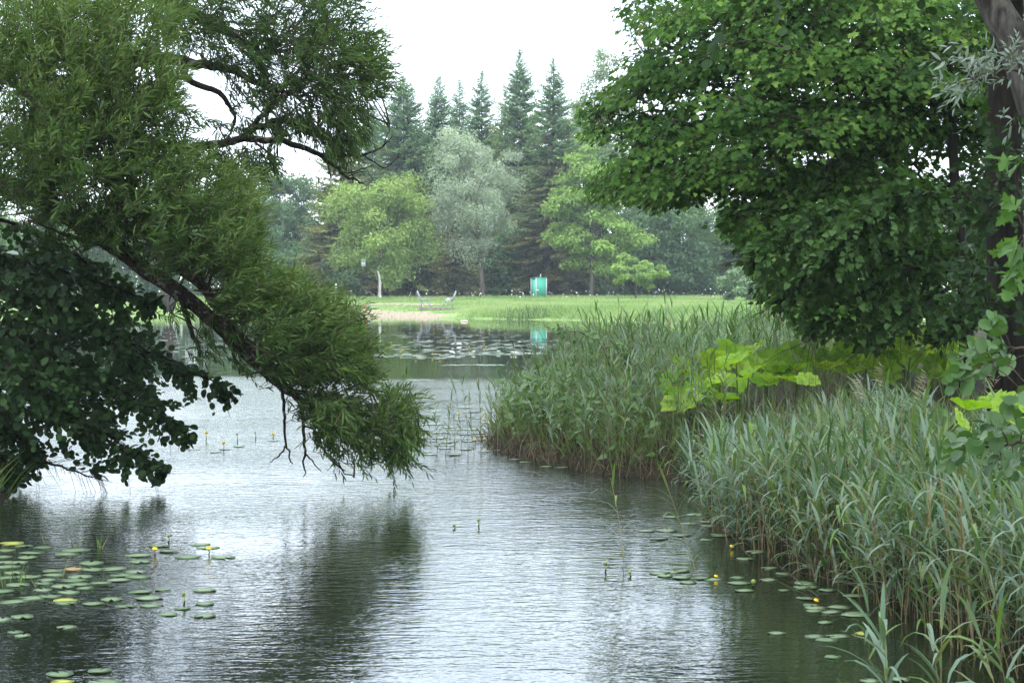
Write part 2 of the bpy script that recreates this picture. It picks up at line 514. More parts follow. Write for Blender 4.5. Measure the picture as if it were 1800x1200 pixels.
def ground_mat():
    m, nt, out = new_mat('ground')
    N, L = nt.nodes, nt.links
    g = N.new('ShaderNodeNewGeometry')
    n1 = N.new('ShaderNodeTexNoise'); n1.inputs['Scale'].default_value = 0.35; n1.inputs['Detail'].default_value = 8
    n2 = N.new('ShaderNodeTexNoise'); n2.inputs['Scale'].default_value = 9; n2.inputs['Detail'].default_value = 5
    L.new(g.outputs['Position'], n1.inputs['Vector']); L.new(g.outputs['Position'], n2.inputs['Vector'])
    turf = ramp(nt, [(0.3, (0.13, 0.20, 0.07)), (0.55, (0.19, 0.26, 0.09)), (0.75, (0.26, 0.29, 0.13))])
    L.new(n1.outputs['Fac'], turf.inputs[0])
    soil = ramp(nt, [(0.3, (0.012, 0.010, 0.007)), (0.7, (0.036, 0.030, 0.018))])
    L.new(n2.outputs['Fac'], soil.inputs[0])
    sx = N.new('ShaderNodeSeparateXYZ'); L.new(g.outputs['Position'], sx.inputs[0])
    mr = N.new('ShaderNodeMapRange'); mr.inputs['From Min'].default_value = 60; mr.inputs['From Max'].default_value = 90
    L.new(sx.outputs['Y'], mr.inputs['Value'])
    mr2 = N.new('ShaderNodeMapRange'); mr2.inputs['From Min'].default_value = 202; mr2.inputs['From Max'].default_value = 210
    mr2.inputs['To Min'].default_value = 1; mr2.inputs['To Max'].default_value = 0
    L.new(sx.outputs['Y'], mr2.inputs['Value'])
    ml = N.new('ShaderNodeMath'); ml.operation = 'MULTIPLY'
    L.new(mr.outputs[0], ml.inputs[0]); L.new(mr2.outputs[0], ml.inputs[1])
    mx = N.new('ShaderNodeMix'); mx.data_type = 'RGBA'
    L.new(ml.outputs[0], mx.inputs['Factor']); L.new(soil.outputs[0], mx.inputs['A']); L.new(turf.outputs[0], mx.inputs['B'])
    sand = ramp(nt, [(0.3, (0.21, 0.17, 0.12)), (0.7, (0.34, 0.28, 0.20))])
    L.new(n2.outputs['Fac'], sand.inputs[0])
    a = N.new('ShaderNodeAttribute'); a.attribute_name = 'tint'
    ad = N.new('ShaderNodeMath'); ad.operation = 'ADD'
    L.new(a.outputs['Fac'], ad.inputs[0])
    sb = N.new('ShaderNodeMath'); sb.operation = 'MULTIPLY_ADD'; sb.inputs[1].default_value = 1.4; sb.inputs[2].default_value = -0.75
    L.new(n1.outputs['Fac'], sb.inputs[0]); L.new(sb.outputs[0], ad.inputs[1])
    th = ramp(nt, [(0.42, (0, 0, 0)), (0.62, (1, 1, 1))]); L.new(ad.outputs[0], th.inputs[0])
    mx2 = N.new('ShaderNodeMix'); mx2.data_type = 'RGBA'
    L.new(th.outputs[0], mx2.inputs['Factor']); L.new(mx.outputs['Result'], mx2.inputs['A']); L.new(sand.outputs[0], mx2.inputs['B'])
    p = N.new('ShaderNodeBsdfPrincipled'); p.inputs['Roughness'].default_value = 0.95; p.inputs['Specular IOR Level'].default_value = 0.1
    L.new(mx2.outputs['Result'], p.inputs['Base Color'])
    b = N.new('ShaderNodeBump'); b.inputs['Strength'].default_value = 0.6; b.inputs['Distance'].default_value = 0.05
    L.new(n2.outputs['Fac'], b.inputs['Height']); L.new(b.outputs[0], p.inputs['Normal'])
    L.new(p.outputs[0], out.inputs['Surface'])
    return m


link('ground', bm_.mesh('ground', ground_mat(), True), kind='structure')


# ------------------------------------------------------------------ water
def water_mat():
    m, nt, out = new_mat('lake water')
    N, L = nt.nodes, nt.links
    g = N.new('ShaderNodeNewGeometry')
    sx = N.new('ShaderNodeSeparateXYZ'); L.new(g.outputs['Position'], sx.inputs[0])

    def noise(sc, vec, detail=3, rough=0.5, dist=0.0):
        mp = N.new('ShaderNodeMapping'); mp.inputs['Scale'].default_value = vec
        mp.inputs['Rotation'].default_value = (0, 0, rad(-7))
        L.new(g.outputs['Position'], mp.inputs[0])
        n = N.new('ShaderNodeTexNoise'); n.inputs['Scale'].default_value = sc; n.inputs['Detail'].default_value = detail
        n.inputs['Roughness'].default_value = rough; n.inputs['Distortion'].default_value = dist
        L.new(mp.outputs[0], n.inputs['Vector'])
        return n.outputs['Fac']

    def mth(op, a, b=None, c=None):
        x = N.new('ShaderNodeMath'); x.operation = op
        for i, q in enumerate((a, b, c)):
            if q is None:
                continue
            if isinstance(q, (int, float)):
                x.inputs[i].default_value = q
            else:
                L.new(q, x.inputs[i])
        return x.outputs[0]

    # wind patches: calm far bay, ruffled belt, gentler water near the camera
    warp = noise(0.2, (0.5, .6, 1), 3)
    yy = mth('MULTIPLY_ADD', warp, 9.0, sx.outputs['Y'])
    mr = N.new('ShaderNodeMapRange'); mr.interpolation_type = 'SMOOTHSTEP'
    mr.inputs['From Min'].default_value = 50.0; mr.inputs['From Max'].default_value = 57.0
    mr.inputs['To Min'].default_value = 1.0; mr.inputs['To Max'].default_value = 0.03
    L.new(yy, mr.inputs['Value'])
    mr2 = N.new('ShaderNodeMapRange'); mr2.interpolation_type = 'SMOOTHSTEP'
    mr2.inputs['From Min'].default_value = 13.0; mr2.inputs['From Max'].default_value = 28.0
    mr2.inputs['To Min'].default_value = 0.30; mr2.inputs['To Max'].default_value = 1.0
    L.new(yy, mr2.inputs['Value'])
    amp = mth('MULTIPLY', mr.outputs[0], mr2.outputs[0])
    patch = noise(0.3, (0.7, .8, 1), 4)
    pm = N.new('ShaderNodeMapRange'); pm.inputs['From Min'].default_value = 0.35; pm.inputs['From Max'].default_value = 0.62
    pm.inputs['To Min'].default_value = 0.30; pm.inputs['To Max'].default_value = 1.15
    L.new(patch, pm.inputs['Value'])
    amp = mth('MULTIPLY', amp, pm.outputs[0])
    a = noise(6.5, (0.62, 1.1, 1), 2, 0.5, 0.3)
    b = noise(13.0, (0.65, 1.2, 1), 2, 0.5, 0.2)
    c = noise(30.0, (0.8, 1.3, 1), 1)
    h = mth('MULTIPLY', a, 0.015)
    h = mth('MULTIPLY_ADD', b, 0.0095, h)
    h = mth('MULTIPLY_ADD', c, 0.003, h)
    h = mth('MULTIPLY', h, amp)
    bp = N.new('ShaderNodeBump'); bp.inputs['Strength'].default_value = 1.0; bp.inputs['Distance'].default_value = 1.0
    if 'Filter Width' in bp.inputs:
        bp.inputs['Filter Width'].default_value = 0.05
    L.new(h, bp.inputs['Height'])
    p = N.new('ShaderNodeBsdfPrincipled')
    p.inputs['Base Color'].default_value = (0.009, 0.012, 0.007, 1)
    p.inputs['IOR'].default_value = 1.8
    rr = mth('MULTIPLY_ADD', amp, 0.05, 0.015)
    L.new(rr, p.inputs['Roughness'])
    L.new(bp.outputs[0], p.inputs['Normal'])
    L.new(p.outputs[0], out.inputs['Surface'])
    return m


wb = MB()
wb.add([(-90, -10, 0), (40, -10, 0), (40, 190, 0), (-90, 190, 0)], [(0, 1, 2, 3)])
link('water', wb.mesh('water', water_mat()), kind='structure')

# ------------------------------------------------------------------ leaf templates (length 1 along x, normal z)
def half_leaf(half, fold=0.2, curl=0.1):
    """two halves folded along the midrib"""
    h = np.array(half, float)
    n = len(h)
    right = np.column_stack([h[:, 0], h[:, 1], fold * h[:, 1] - curl * h[:, 0] ** 2])
    left = np.column_stack([h[1:-1, 0], -h[1:-1, 1], fold * h[1:-1, 1] - curl * h[1:-1, 0] ** 2])
    v = np.concatenate([right, left])
    f1 = list(range(n))[::-1]
    f2 = [0] + list(range(n, n + n - 2)) + [n - 1]
    return v, [f1, f2]


T_WILLOW = (np.array([(0, 0, 0), (.33, .085, .02), (.33, -.085, .02), (.68, .065, -.02), (.68, -.065, -.02), (1, 0, -.13)]),
            [(0, 2, 1), (1, 2, 4, 3), (3, 4, 5)])
T_ROUND = half_leaf([(0, 0), (.08, .24), (.33, .43), (.66, .43), (.9, .24), (.97, 0)], 0.25, 0.08)
T_MAPLE = half_leaf([(0, 0), (-.07, .40), (.20, .29), (.50, .58), (.50, .27), (.72, .23), (1, 0)], 0.15, 0.25)
T_HEART = half_leaf([(0, 0), (-.10, .22), (.08, .45), (.42, .43), (.75, .20), (1.02, 0)], 0.2, 0.2)
T_RHOMB = (np.array([(0, 0, 0), (.45, .27, .06), (1, 0, -.08), (.45, -.27, .06)]), [(0, 3, 2, 1)])
T_NARROW = (np.array([(0, 0, 0), (.45, .13, .04), (1, 0, -.1), (.45, -.13, .04)]), [(0, 3, 2, 1)])
LEAF_MESH = {}


def leaf_mesh(kind, tmpl, mat):
    if kind not in LEAF_MESH:
        b = MB(); b.add(tmpl[0], tmpl[1])
        LEAF_MESH[kind] = b.mesh(kind, mat)
    return LEAF_MESH[kind]


def rand_dirs(n, rng=R):
    return norm(rng.normal(size=(n, 3)))


def in_poly_(px, py, poly):
    ins = np.zeros(len(px), bool)
    for i in range(len(poly)):
        (ax, ay), (bx, by) = poly[i], poly[(i + 1) % len(poly)]
        c = ((ay > py) != (by > py))
        ins ^= c & (px < ax + (py - ay) * (bx - ax) / ((by - ay) if by != ay else 1e-9))
    return ins


def smooth_path(p, n=4):
    p = np.asarray(p, float)
    t = np.arange(len(p))
    tt = np.linspace(0, len(p) - 1, (len(p) - 1) * n + 1)
    out = []
    for u in tt:                                          # Catmull-Rom
        i = min(int(u), len(p) - 2); f = u - i
        p0, p1, p2, p3 = p[max(i - 1, 0)], p[i], p[i + 1], p[min(i + 2, len(p) - 1)]
        out.append(0.5 * (2 * p1 + (p2 - p0) * f + (2 * p0 - 5 * p1 + 4 * p2 - p3) * f * f + (3 * p1 - p0 - 3 * p2 + p3) * f ** 3))
    return np.array(out)


def wobble(p, amt):
    p = np.array(p)
    p[1:-1] += R.normal(size=(len(p) - 2, 3)) * amt
    return p


# ------------------------------------------------------------------ far trees
def far_tree(name, label, x, top, hw, Y, mat, n=9000, leaf=0.30, bottom=0.12, tmpl=T_RHOMB, cat='tree', trunk_r=0.2, bark='far_bark',
             lobes=70, base=None, trunk_x=None, up=0.5, group=None, flat=0.75, squash=1.0, seed=0, shell=0.45, profile=None):
    rng = np.random.default_rng(seed + int(x * 7 + top))
    Y = Y * KY
    X = (x - 900) / F * Y
    TX = X if trunk_x is None else (trunk_x - 900) / F * Y
    zb = float(ground_z(TX, Y)) if base is None else base
    ztop = EYE + (HZ - top) / F * Y
    Rw = hw / F * Y
    H = ztop - zb
    root = thing(name, label, cat, (TX, Y, zb - 0.05), group)
    tb = MB()
    zc0 = zb + H * bottom
    cz = (ztop + zc0) / 2; hz = (ztop - zc0) / 2
    c = np.array([X, Y, cz])
    # clump centres through the crown volume, uneven radius
    d = rand_dirs(lobes, rng)
    rr = (shell + (1 - shell) * rng.random(lobes) ** 0.6) * (0.82 + 0.18 * np.sin(3 * np.arctan2(d[:, 1], d[:, 0]) + 4 * d[:, 2] + seed))
    wz = d[:, 2] * rr
    prof = np.ones(lobes) if profile is None else np.interp(wz, *profile)
    cc = c + np.stack([d[:, 0] * rr * Rw * prof * 0.98, d[:, 1] * rr * Rw * prof * 0.98 * squash, wz * hz * 1.06 + np.where(wz > 0, wz * hz * .13, 0)], 1)
    trunk_top = np.array([X, Y, zb + H * 0.72])
    pts = smooth_path([(TX, Y, zb - 0.15), (TX + (X - TX) * 0.3, Y, zb + H * 0.25), (X * .6 + TX * .4, Y + .1, zb + H * 0.5), trunk_top], 3)
    tb.tube(wobble(pts, trunk_r * 0.12), np.linspace(trunk_r, trunk_r * 0.25, len(pts)), 8)
    for k in range(min(12, lobes)):
        e_ = cc[k]
        s_ = pts[int(rng.integers(3, len(pts) - 1))]
        mid = (s_ + e_) / 2 + np.array([0, 0, 0.12 * np.linalg.norm(e_ - s_)]) * (1 if e_[2] > s_[2] else -0.3)
        q_ = smooth_path([s_, mid, e_], 3)
        tb.tube(q_, np.linspace(trunk_r * 0.35, trunk_r * 0.06, len(q_)), 5)
    link('trunk', tb.mesh(name + '_trunk', M[bark], True), root)
    per = max(1, int(n * 1.9) // lobes)
    rc = 0.235 * min(Rw, hz) * (0.65 + 0.8 * rng.random(lobes)) * (70 / lobes) ** 0.33
    ci = np.repeat(np.arange(lobes), per)
    dd = rand_dirs(len(ci), rng)
    rad_ = rng.random(len(ci)) ** 0.5 * 1.08
    pos = cc[ci] + dd * (rad_ * rc[ci])[:, None] * np.array([1.15, 1.15, flat])
    nrm = norm(dd * 0.6 + np.array([0, 0, up]) + rng.normal(size=dd.shape) * 0.45)
    dr = norm(np.cross(nrm, rng.normal(size=dd.shape)) + np.array([0, 0, -0.25]))
    sz = 1.08 * leaf * (0.6 + 0.8 * rng.random(len(ci)))
    tint = np.clip(0.15 + 0.55 * rng.random(lobes)[ci] + 0.35 * (rng.random(len(ci)) - 0.35), 0, 1)
    cb = MB()
    cb.place(tmpl[0], tmpl[1], pos, frames(dr, nrm), sz, 0, tint)
    o = link('crown', cb.mesh(name + '_crown', FM[mat]), root)
    return root


def spruce(label, x, top, hw, Y, mats=('spruce',), group=None, sparse=1.0, power=0.85, skirt=0.06, seed=0, base=None, droop=0.25, trunk_r=0.22, name='spruce'):
    rng = np.random.default_rng(seed + int(x * 3 + top))
    Y = Y * KY
    X = (x - 900) / F * Y
    zb = float(ground_z(X, Y)) if base is None else base
    ztop = EYE + (HZ - top) / F * Y
    Rw = hw / F * Y
    H = ztop - zb
    root = thing(name, label, 'spruce', (X, Y, zb - 0.05), group)
    tb = MB()
    tb.tube([(X, Y, zb - 0.1), (X + .05, Y, zb + H * .4), (X, Y, zb + H * .75), (X, Y, ztop)], [trunk_r, trunk_r * .75, trunk_r * .4, 0.015], 8)
    P, A, NN, SZ, TI, MI = [], [], [], [], [], []
    z = zb + H * skirt
    while z < ztop - 0.15:
        f = (ztop - z) / (H * (1 - skirt))
        Lb = Rw * (f ** power) * (0.9 + 0.1 * math.sin(z * 3))
        nb = int(round((4.5 + 6 * min(1, f * 2)) * sparse))
        for _ in range(max(3, nb)):
            az = rng.random() * 2 * PI
            L = Lb * (0.62 + 0.5 * rng.random()) + 0.12
            el0 = (0.70 - 1.05 * min(1, f * 1.6)) + rng.normal() * 0.12
            m = max(3, int(L / 0.17))
            t = np.linspace(0.15, 1, m)
            hor = np.array([math.cos(az), math.sin(az), 0])
            sidev = np.array([-math.sin(az), math.cos(az), 0])
            zz = L * (t * math.tan(el0) * 0.8 - droop * t * (1 - t) * 1.2)
            bp = np.array([X, Y, z]) + hor * (L * t)[:, None] + np.array([0, 0, 1.0]) * zz[:, None]
            tb_t = rng.random()
            for sgn in (-1, 0, 1):
                wid = (0.26 + 0.30 * L * (1 - t) * 0.55) * (0.7 + 0.6 * rng.random(m)) * min(1, .35 + L / 1.8)
                dr = hor * (0.75 if sgn else 1.0) + sidev * sgn * 0.8 + np.array([0, 0, -0.28 * abs(sgn) - 0.05])
                dr = dr + rng.normal(size=(m, 3)) * 0.16
                P.append(bp + rng.normal(size=bp.shape) * 0.03); A.append(dr)
                NN.append(np.array([0, 0, 1.0]) + rng.normal(size=(m, 3)) * 0.45)
                SZ.append(np.stack([wid, np.full(m, 0.42) * min(1, .4 + L / 1.8) * (0.7 + 0.5 * rng.random(m)), np.full(m, 0.4)], 1))
                TI.append(np.clip(tb_t * 0.6 + 0.4 * rng.random(m), 0, 1))
                k = 0 if len(mats) == 1 else int(rng.random() < min(1, max(0, (f - 0.25) * 1.6)))
                MI.append(np.full(m, k))
        z += max(0.22, 0.5 * (0.35 + 0.65 * f)) * (0.8 + 0.4 * rng.random()) / max(sparse, 0.5) ** 0.3
    P, A, NN, SZ, TI, MI = map(np.concatenate, (P, A, NN, SZ, TI, MI))
    cb = MB()
    ax = frames(norm(A), NN)
    for k in range(len(mats)):
        s_ = MI == k
        cb.place(T_NARROW[0] * np.array([1, 1.5, 1]), T_NARROW[1], P[s_], ax[s_], SZ[s_], k, TI[s_])
    link('trunk', tb.mesh('spruce_trunk', M['far_bark'], True), root)
    link('crown', cb.mesh('spruce_crown', [FM[k] for k in mats]), root)
    return root


# the wood behind the meadow
spruce('broad dense spruce beside the willow crown, leftmost of the clear spires', 710, 136, 136, 112, ('spruce', 'spruce_olive'), sparse=1.5, power=0.8, seed=1)
spruce('narrow dark spruce second from the left in the skyline row', 772, 135, 112, 119, ('spruce',), sparse=1.35, power=.9, seed=2)
spruce('slim short spruce third from the left in the skyline row', 808, 140, 97, 124, ('spruce',), sparse=1.1, power=.9, seed=3)
spruce('slender spruce rising behind the silver willow', 847, 124, 107, 121, ('spruce',), sparse=1.15, power=.9, seed=4)
spruce('thin sparse yellowish spruce close left of the tallest spire', 888, 152, 97, 117, ('spruce_olive', 'spruce_olive'), sparse=0.8, power=.9, seed=5)
spruce('tallest spruce on the skyline with olive lower boughs', 914, 88, 131, 114, ('spruce', 'spruce_olive'), sparse=1.3, power=.92, seed=6)
spruce('tall spruce with browning sparse boughs above the green toilet cabin', 973, 102, 126, 109, ('spruce', 'spruce_brown'), sparse=1.1, power=0.9, skirt=0.10, seed=7, trunk_r=0.42)
spruce('dim spruce half hidden by the overhanging willow twigs', 655, 185, 122, 118, ('spruce', 'spruce_olive'), sparse=1.4, power=0.8, seed=8)
spruce('yellow-brown spruce with low boughs left of the round yellow-green tree', 600, 235, 102, 110, ('spruce_olive', 'spruce_brown'), sparse=1.3, power=0.6, skirt=0.03, seed=9)
spruce('small brownish spruce under the silver willow', 800, 372, 56, 107, ('spruce_brown', 'spruce_brown'), sparse=1.2, power=0.6, skirt=0.02, seed=10, trunk_r=0.12)
spruce('low bushy dark spruce left of the cabin', 893, 395, 53, 109, ('spruce',), sparse=1.2, power=0.6, skirt=0.02, seed=12, trunk_r=0.12)

for k, (x_, t_, h_, Y_, m_) in enumerate([(735, 215, 60, 125, 'mid'), (792, 228, 50, 127, 'dark'), (868, 205, 55, 126, 'bluish'), (945, 200, 52, 126, 'mid'), (1000, 205, 50, 127, 'bluish')]):
    far_tree('broadleaf_tree', 'tall broadleaf tree closing the gap between the spruces', x_, t_, h_, Y_, m_, 5000, 0.40, 0.05, lobes=45, seed=90 + k, group='broadleaf trees between the spruces')
WILLOWP = ([-1, -0.55, -0.1, 0.35, 0.8, 1], [0.5, 0.9, 1.05, 0.95, 0.8, 0.7])
far_tree('silver_willow', 'tall silver-grey willow with a bare leaning trunk at the wood edge', 832, 216, 92, 103, 'silver', 15000, 0.30, 0.22, T_NARROW, trunk_r=0.27, trunk_x=849, lobes=85, seed=1, profile=WILLOWP)
far_tree('round_willow', 'rounded yellow-green tree with forked low trunk', 672, 300, 106, 102, 'lime', 14000, 0.27, 0.10, trunk_r=0.3, trunk_x=668, lobes=80, seed=2)
far_tree('light_green_tree', 'light green layered tree right of the cabin', 1040, 254, 92, 104, 'light', 14000, 0.33, 0.13, trunk_r=0.25, lobes=90, seed=3, flat=0.42, profile=([-1, -.4, .3, 1], [.75, 1.1, .8, .35]))
far_tree('birch_tree', 'pale feathery birch top above the right trees', 1062, 92, 66, 130, 'birch', 12000, 0.30, 0.25, lobes=85, seed=4, flat=1.0)
far_tree('broadleaf_tree', 'mid green tree behind the light green one', 1028, 185, 66, 124, 'mid', 8000, 0.36, 0.1, lobes=55, seed=5)
far_tree('broadleaf_tree', 'bluish broadleaf tree squeezed between two spruces', 940, 318, 46, 111, 'bluish', 5000, 0.28, 0.1, lobes=40, seed=6)
far_tree('broadleaf_tree', 'dark broadleaf tree at the left end of the visible wood', 505, 282, 74, 124, 'dark', 10000, 0.36, 0.05, lobes=60, seed=7)
far_tree('broadleaf_tree', 'dusky green broadleaf tree behind the tip of the willow bough', 442, 300, 78, 128, 'mid', 8000, 0.38, 0.05, lobes=55, seed=8)
far_tree('broadleaf_tree', 'dark green thicket tree behind the small meadow tree', 1175, 330, 82, 110, 'dark', 11000, 0.32, 0.02, lobes=70, seed=9)
far_tree('broadleaf_tree', 'dense dark green tree behind the rounded meadow bush', 1268, 345, 88, 112, 'mid', 11000, 0.32, 0.02, lobes=70, seed=10)
far_tree('broadleaf_tree', 'hazy tree showing through the gap in the maple leaves', 1195, 165, 70, 128, 'birch', 7500, 0.34, 0.1, lobes=55, seed=11)
far_tree('broadleaf_tree', 'mid green tree filling in behind the lower maple boughs', 1130, 235, 70, 120, 'mid', 8000, 0.34, 0.05, lobes=55, seed=19)
for k, (x_, t_, h_, Y_, m_) in enumerate([(355, 345, 80, 122, 'mid'), (262, 352, 80, 118, 'dark'), (165, 345, 85, 120, 'mid'), (65, 350, 85, 121, 'dark'), (-30, 340, 85, 118, 'mid')]):
    far_tree('broadleaf_tree', 'far broadleaf tree behind the drooping alder leaves', x_, t_, h_, Y_, m_, 4500, 0.45, 0.03, lobes=40, seed=30 + k, group='far trees hidden by the alder')
for k, (x_, t_, h_, Y_, m_) in enumerate([(1365, 300, 85, 118, 'dark'), (1455, 290, 90, 116, 'mid'), (1550, 310, 90, 118, 'dark'), (1650, 300, 90, 117, 'mid'), (1750, 310, 90, 118, 'dark'), (1840, 300, 90, 116, 'mid')]):
    far_tree('broadleaf_tree', 'far broadleaf tree behind the maple crown', x_, t_, h_, Y_, m_, 4500, 0.45, 0.03, lobes=40, seed=40 + k, group='far trees hidden by the maple')
far_tree('small_tree', 'small light green tree with spreading crown standing on the meadow', 1118, 449, 58, 96, 'light', 5000, 0.24, 0.3, trunk_r=0.09, lobes=55, seed=13, flat=0.5, shell=0.3)
far_tree('meadow_bush', 'rounded grey-green bush at the right end of the meadow', 1318, 461, 64, 86, 'bluish', 8000, 0.22, -0.02, cat='bush', trunk_r=0.08, lobes=65, seed=14, shell=0.5)
# shaded shrubs under the trees
for k, x_ in enumerate([425, 470, 520, 570, 620, 670, 720, 770, 820, 870, 920, 970, 1020, 1065, 1110, 1155, 1200, 1245, 1290, 1340, 1390, 1440]):
    far_tree('understory_shrub', 'dark young tree in the shade at the back of the wood', x_, 372 + 30 * math.sin(k * 1.9), 44, 118 + (k % 4) * 1.5, 'dark', 2600, 0.42, -0.03, cat='shrub', trunk_r=0.06,
             lobes=34, seed=160 + k, group='young trees at the back of the wood', shell=.3)
for k, x_ in enumerate([445, 505, 560, 612, 720, 760, 880, 925, 990, 1040, 1100, 1150, 1215, 1270, 1330]):
    far_tree('understory_shrub', 'dark shrub in the shade ' + ('left of the silver willow trunk' if x_ < 840 else ('between the silver willow trunk and the cabin' if x_ < 950 else 'right of the green cabin')), x_, 415 + 25 * math.sin(k * 2.3), 48, 109 + (k % 3) * 2.0, 'dark', 2600, 0.32, -0.06, cat='shrub', trunk_r=0.05,
             lobes=32, seed=60 + k, group='shaded shrubs ' + ('left' if x_ < 840 else ('beside the willow trunk' if x_ < 950 else 'right of the cabin')))

# the wood goes on behind as one dark mass
fr = np.random.default_rng(77)
n = 26000
fx = fr.uniform(-130, 130, n); fz = 10.5 * fr.random(n) ** .9 * (.75 + .25 * np.sin(fx * .35) * np.sin(fx * .13 + 1))
fy = fr.uniform(258, 268, n) + .3 * fz
mb = MB()
nn = np.array([0, -.5, .5]) + fr.normal(size=(n, 3)) * .5
mb.place(T_RHOMB[0], T_RHOMB[1], np.stack([fx, fy, fz + 1.0], 1), frames(np.cross(nn, fr.normal(size=nn.shape)), nn), .7 + .6 * fr.random(n), 0, fr.random(n))
link('far_woods', mb.mesh('far_woods', FM['dark']), kind='stuff')

# ------------------------------------------------------------------ meadow growth
def blades(n, xy, h, w, mat_i, mb, lean=0.35, tintf=None, rng=R, dirbias=None):
    x, y = xy
    z = ground_z(x, y)
    base = np.stack([x, y, z - 0.01], 1)
    az = rng.random(n) * 2 * PI
    dirs = np.stack([np.cos(az) * lean, np.sin(az) * lean, np.ones(n)], 1) * (1 + 0 * x)[:, None]
    if dirbias is not None:
        dirs = dirs + np.array(dirbias)
    dirs = dirs + rng.normal(size=dirs.shape) * 0.15
    nrm = np.stack([np.cos(az + 1.0), np.sin(az + 1.0), 0.3 * np.ones(n)], 1)
    T = (np.array([(0, .5, 0), (0, -.5, 0), (.5, .4, .03), (.5, -.4, .03), (.85, .22, -.02), (.85, -.22, -.02), (1, 0, -.14)]),
         [(0, 1, 3, 2), (2, 3, 5, 4), (4, 5, 6)])
    tint = rng.random(n) if tintf is None else tintf
    sc = np.stack([h, w, h], 1)
    mb.place(T[0], T[1], base, frames(dirs, nrm), sc, mat_i, tint)


rng = np.random.default_rng(21)
n = 120000
mxx = rng.uniform(-34, 30, n); myy = rng.uniform(112, 208, n)
sd = shore_dist(mxx, myy)
bxx = np.clip(1 - np.abs(mxx + 12.0) / 9.0, 0, 1)
sandy = (np.clip(bxx * 3, 0, 1) * np.clip(1.6 - np.abs(sd - 1.5) / (.6 + 4.6 * bxx), 0, 1) > 0.35) | ((np.clip(bxx * 3 - .4, 0, 1) * np.clip(1.3 - np.abs(sd - 18) / 4.0, 0, 1) > 0.4) & (mxx < -4.8))
k = (sd > 0.15) & ~(sandy & (rng.random(n) < 0.93))
mxx, myy, sd = mxx[k], myy[k], sd[k]
hh = np.where(mxx > -3, 0.22 + 0.30 * np.exp(-np.abs(sd - 3) / 9), 0.10 + 0.05 * (myy > 196)) * (0.6 + 0.8 * rng.random(len(mxx)))
hh = np.where(myy > 196, hh + 0.35 * rng.random(len(mxx)), hh)
pn = 0.5 + 0.5 * np.sin(mxx * 0.45 + 1.2 * np.sin(myy * 0.12)) * np.sin(myy * 0.2 + 1.1 * np.sin(mxx * 0.31))
tt = np.clip(0.75 * pn + 0.5 * (rng.random(len(mxx)) - 0.3), 0, 1)
mb = MB()
blades(len(mxx), (mxx, myy), hh, 0.05 + 0.06 * rng.random(len(mxx)), 0, mb, 0.5, tt, rng)
link('meadow_grass', mb.mesh('meadow_grass', M['meadow']), kind='stuff')
# bluish sedge at the water's edge of the far bank
n = 700
sx_ = rng.normal(1.2, 1.2, n); sy_ = rng.uniform(138.5, 145, n)
mb = MB()
blades(n, (sx_, sy_), 0.3 + 0.5 * rng.random(n), np.full(n, 0.05), 0, mb, 0.2, rng.random(n), rng)
link('shore_sedge', mb.mesh('shore_sedge', M['reed_green']), kind='stuff')
# white umbels along the wood edge
n = 170
ux = rng.uniform(-24, 24, n); uy = rng.uniform(188, 207, n); uh = 0.3 + 0.8 * rng.random(n)
keep = rng.random(n) < 0.35 + 0.65 * (np.sin(ux * 0.8) * np.sin(ux * 0.31 + 1) > -0.1)
ux, uy, uh = ux[keep], uy[keep], uh[keep]
uz = ground_z(ux, uy)
mb = MB()
for a_, b_, c_, h_ in zip(ux, uy, uz, uh):
    mb.tube([(a_, b_, c_), (a_ + rng.normal() * .04, b_, c_ + h_)], [0.012, 0.008], 3, 1, cap=False)
disc = np.array([[math.cos(t) * 0.5, math.sin(t) * 0.5, 0.05 * math.cos(2 * t)] for t in np.arange(8) * PI / 4] + [[0, 0, .16]])
mb.place(disc, [(i, (i + 1) % 8, 8) for i in range(8)], np.stack([ux, uy, uz + uh], 1), frames(rand_dirs(len(ux), rng) * [1, 1, .4], np.array([0, -.35, 1]) + rng.normal(size=(len(ux), 3)) * .2), 0.06 + 0.10 * rng.random(len(ux)), 0)
link('white_umbels', mb.mesh('white_umbels', [M['lily_white'], M['butter_stem']]), kind='stuff')

# ------------------------------------------------------------------ small things on the far shore
def obj_mb(name, mb, mat, parent, smooth=False):
    return link(name, mb.mesh(name, mat, smooth), parent)


M['toilet'] = paint_mat('green plastic panel', (0.05, 0.32, 0.225), 0.5, 0.06)
M['toilet_door'] = paint_mat('green plastic door', (0.09, 0.41, 0.31), 0.5, 0.06)
M['grey'] = paint_mat('grey trim', (0.42, 0.45, 0.45), 0.5)
M['white'] = paint_mat('white paint', (0.8, 0.8, 0.78), 0.5, 0.04)
M['wood'] = bark_mat('weathered deck wood', (0.20, 0.17, 0.14), (0.38, 0.34, 0.29), 8, 0.5, 0.003)
M['chair'] = paint_mat('grey blue weathered wood', (0.24, 0.26, 0.29), 0.7, 0.2)
M['red'] = paint_mat('red plastic', (0.75, 0.05, 0.05), 0.4, 0.05)
M['blue'] = paint_mat('blue plastic', (0.10, 0.16, 0.50), 0.4, 0.05)
M['pink'] = paint_mat('faded pink buoy', (0.85, 0.42, 0.38), 0.5, 0.05)

# green portable toilet
Yt = 101.0 * KY
tp = at(947, 526, 101.0)
tz = float(ground_z(tp[0], Yt))
root = thing('portable_toilet', 'turquoise green portable toilet cabin under the spruce boughs', 'portable toilet', (tp[0], Yt, tz))
rz = rad(25)
ux_, uy_ = np.array([math.cos(rz), math.sin(rz), 0]), np.array([-math.sin(rz), math.cos(rz), 0])
c0 = np.array([tp[0], Yt, tz])
S_, Ht = 1.12, 2.12


def lp(a, b, z):
    return c0 + ux_ * a + uy_ * b + np.array([0, 0, z])


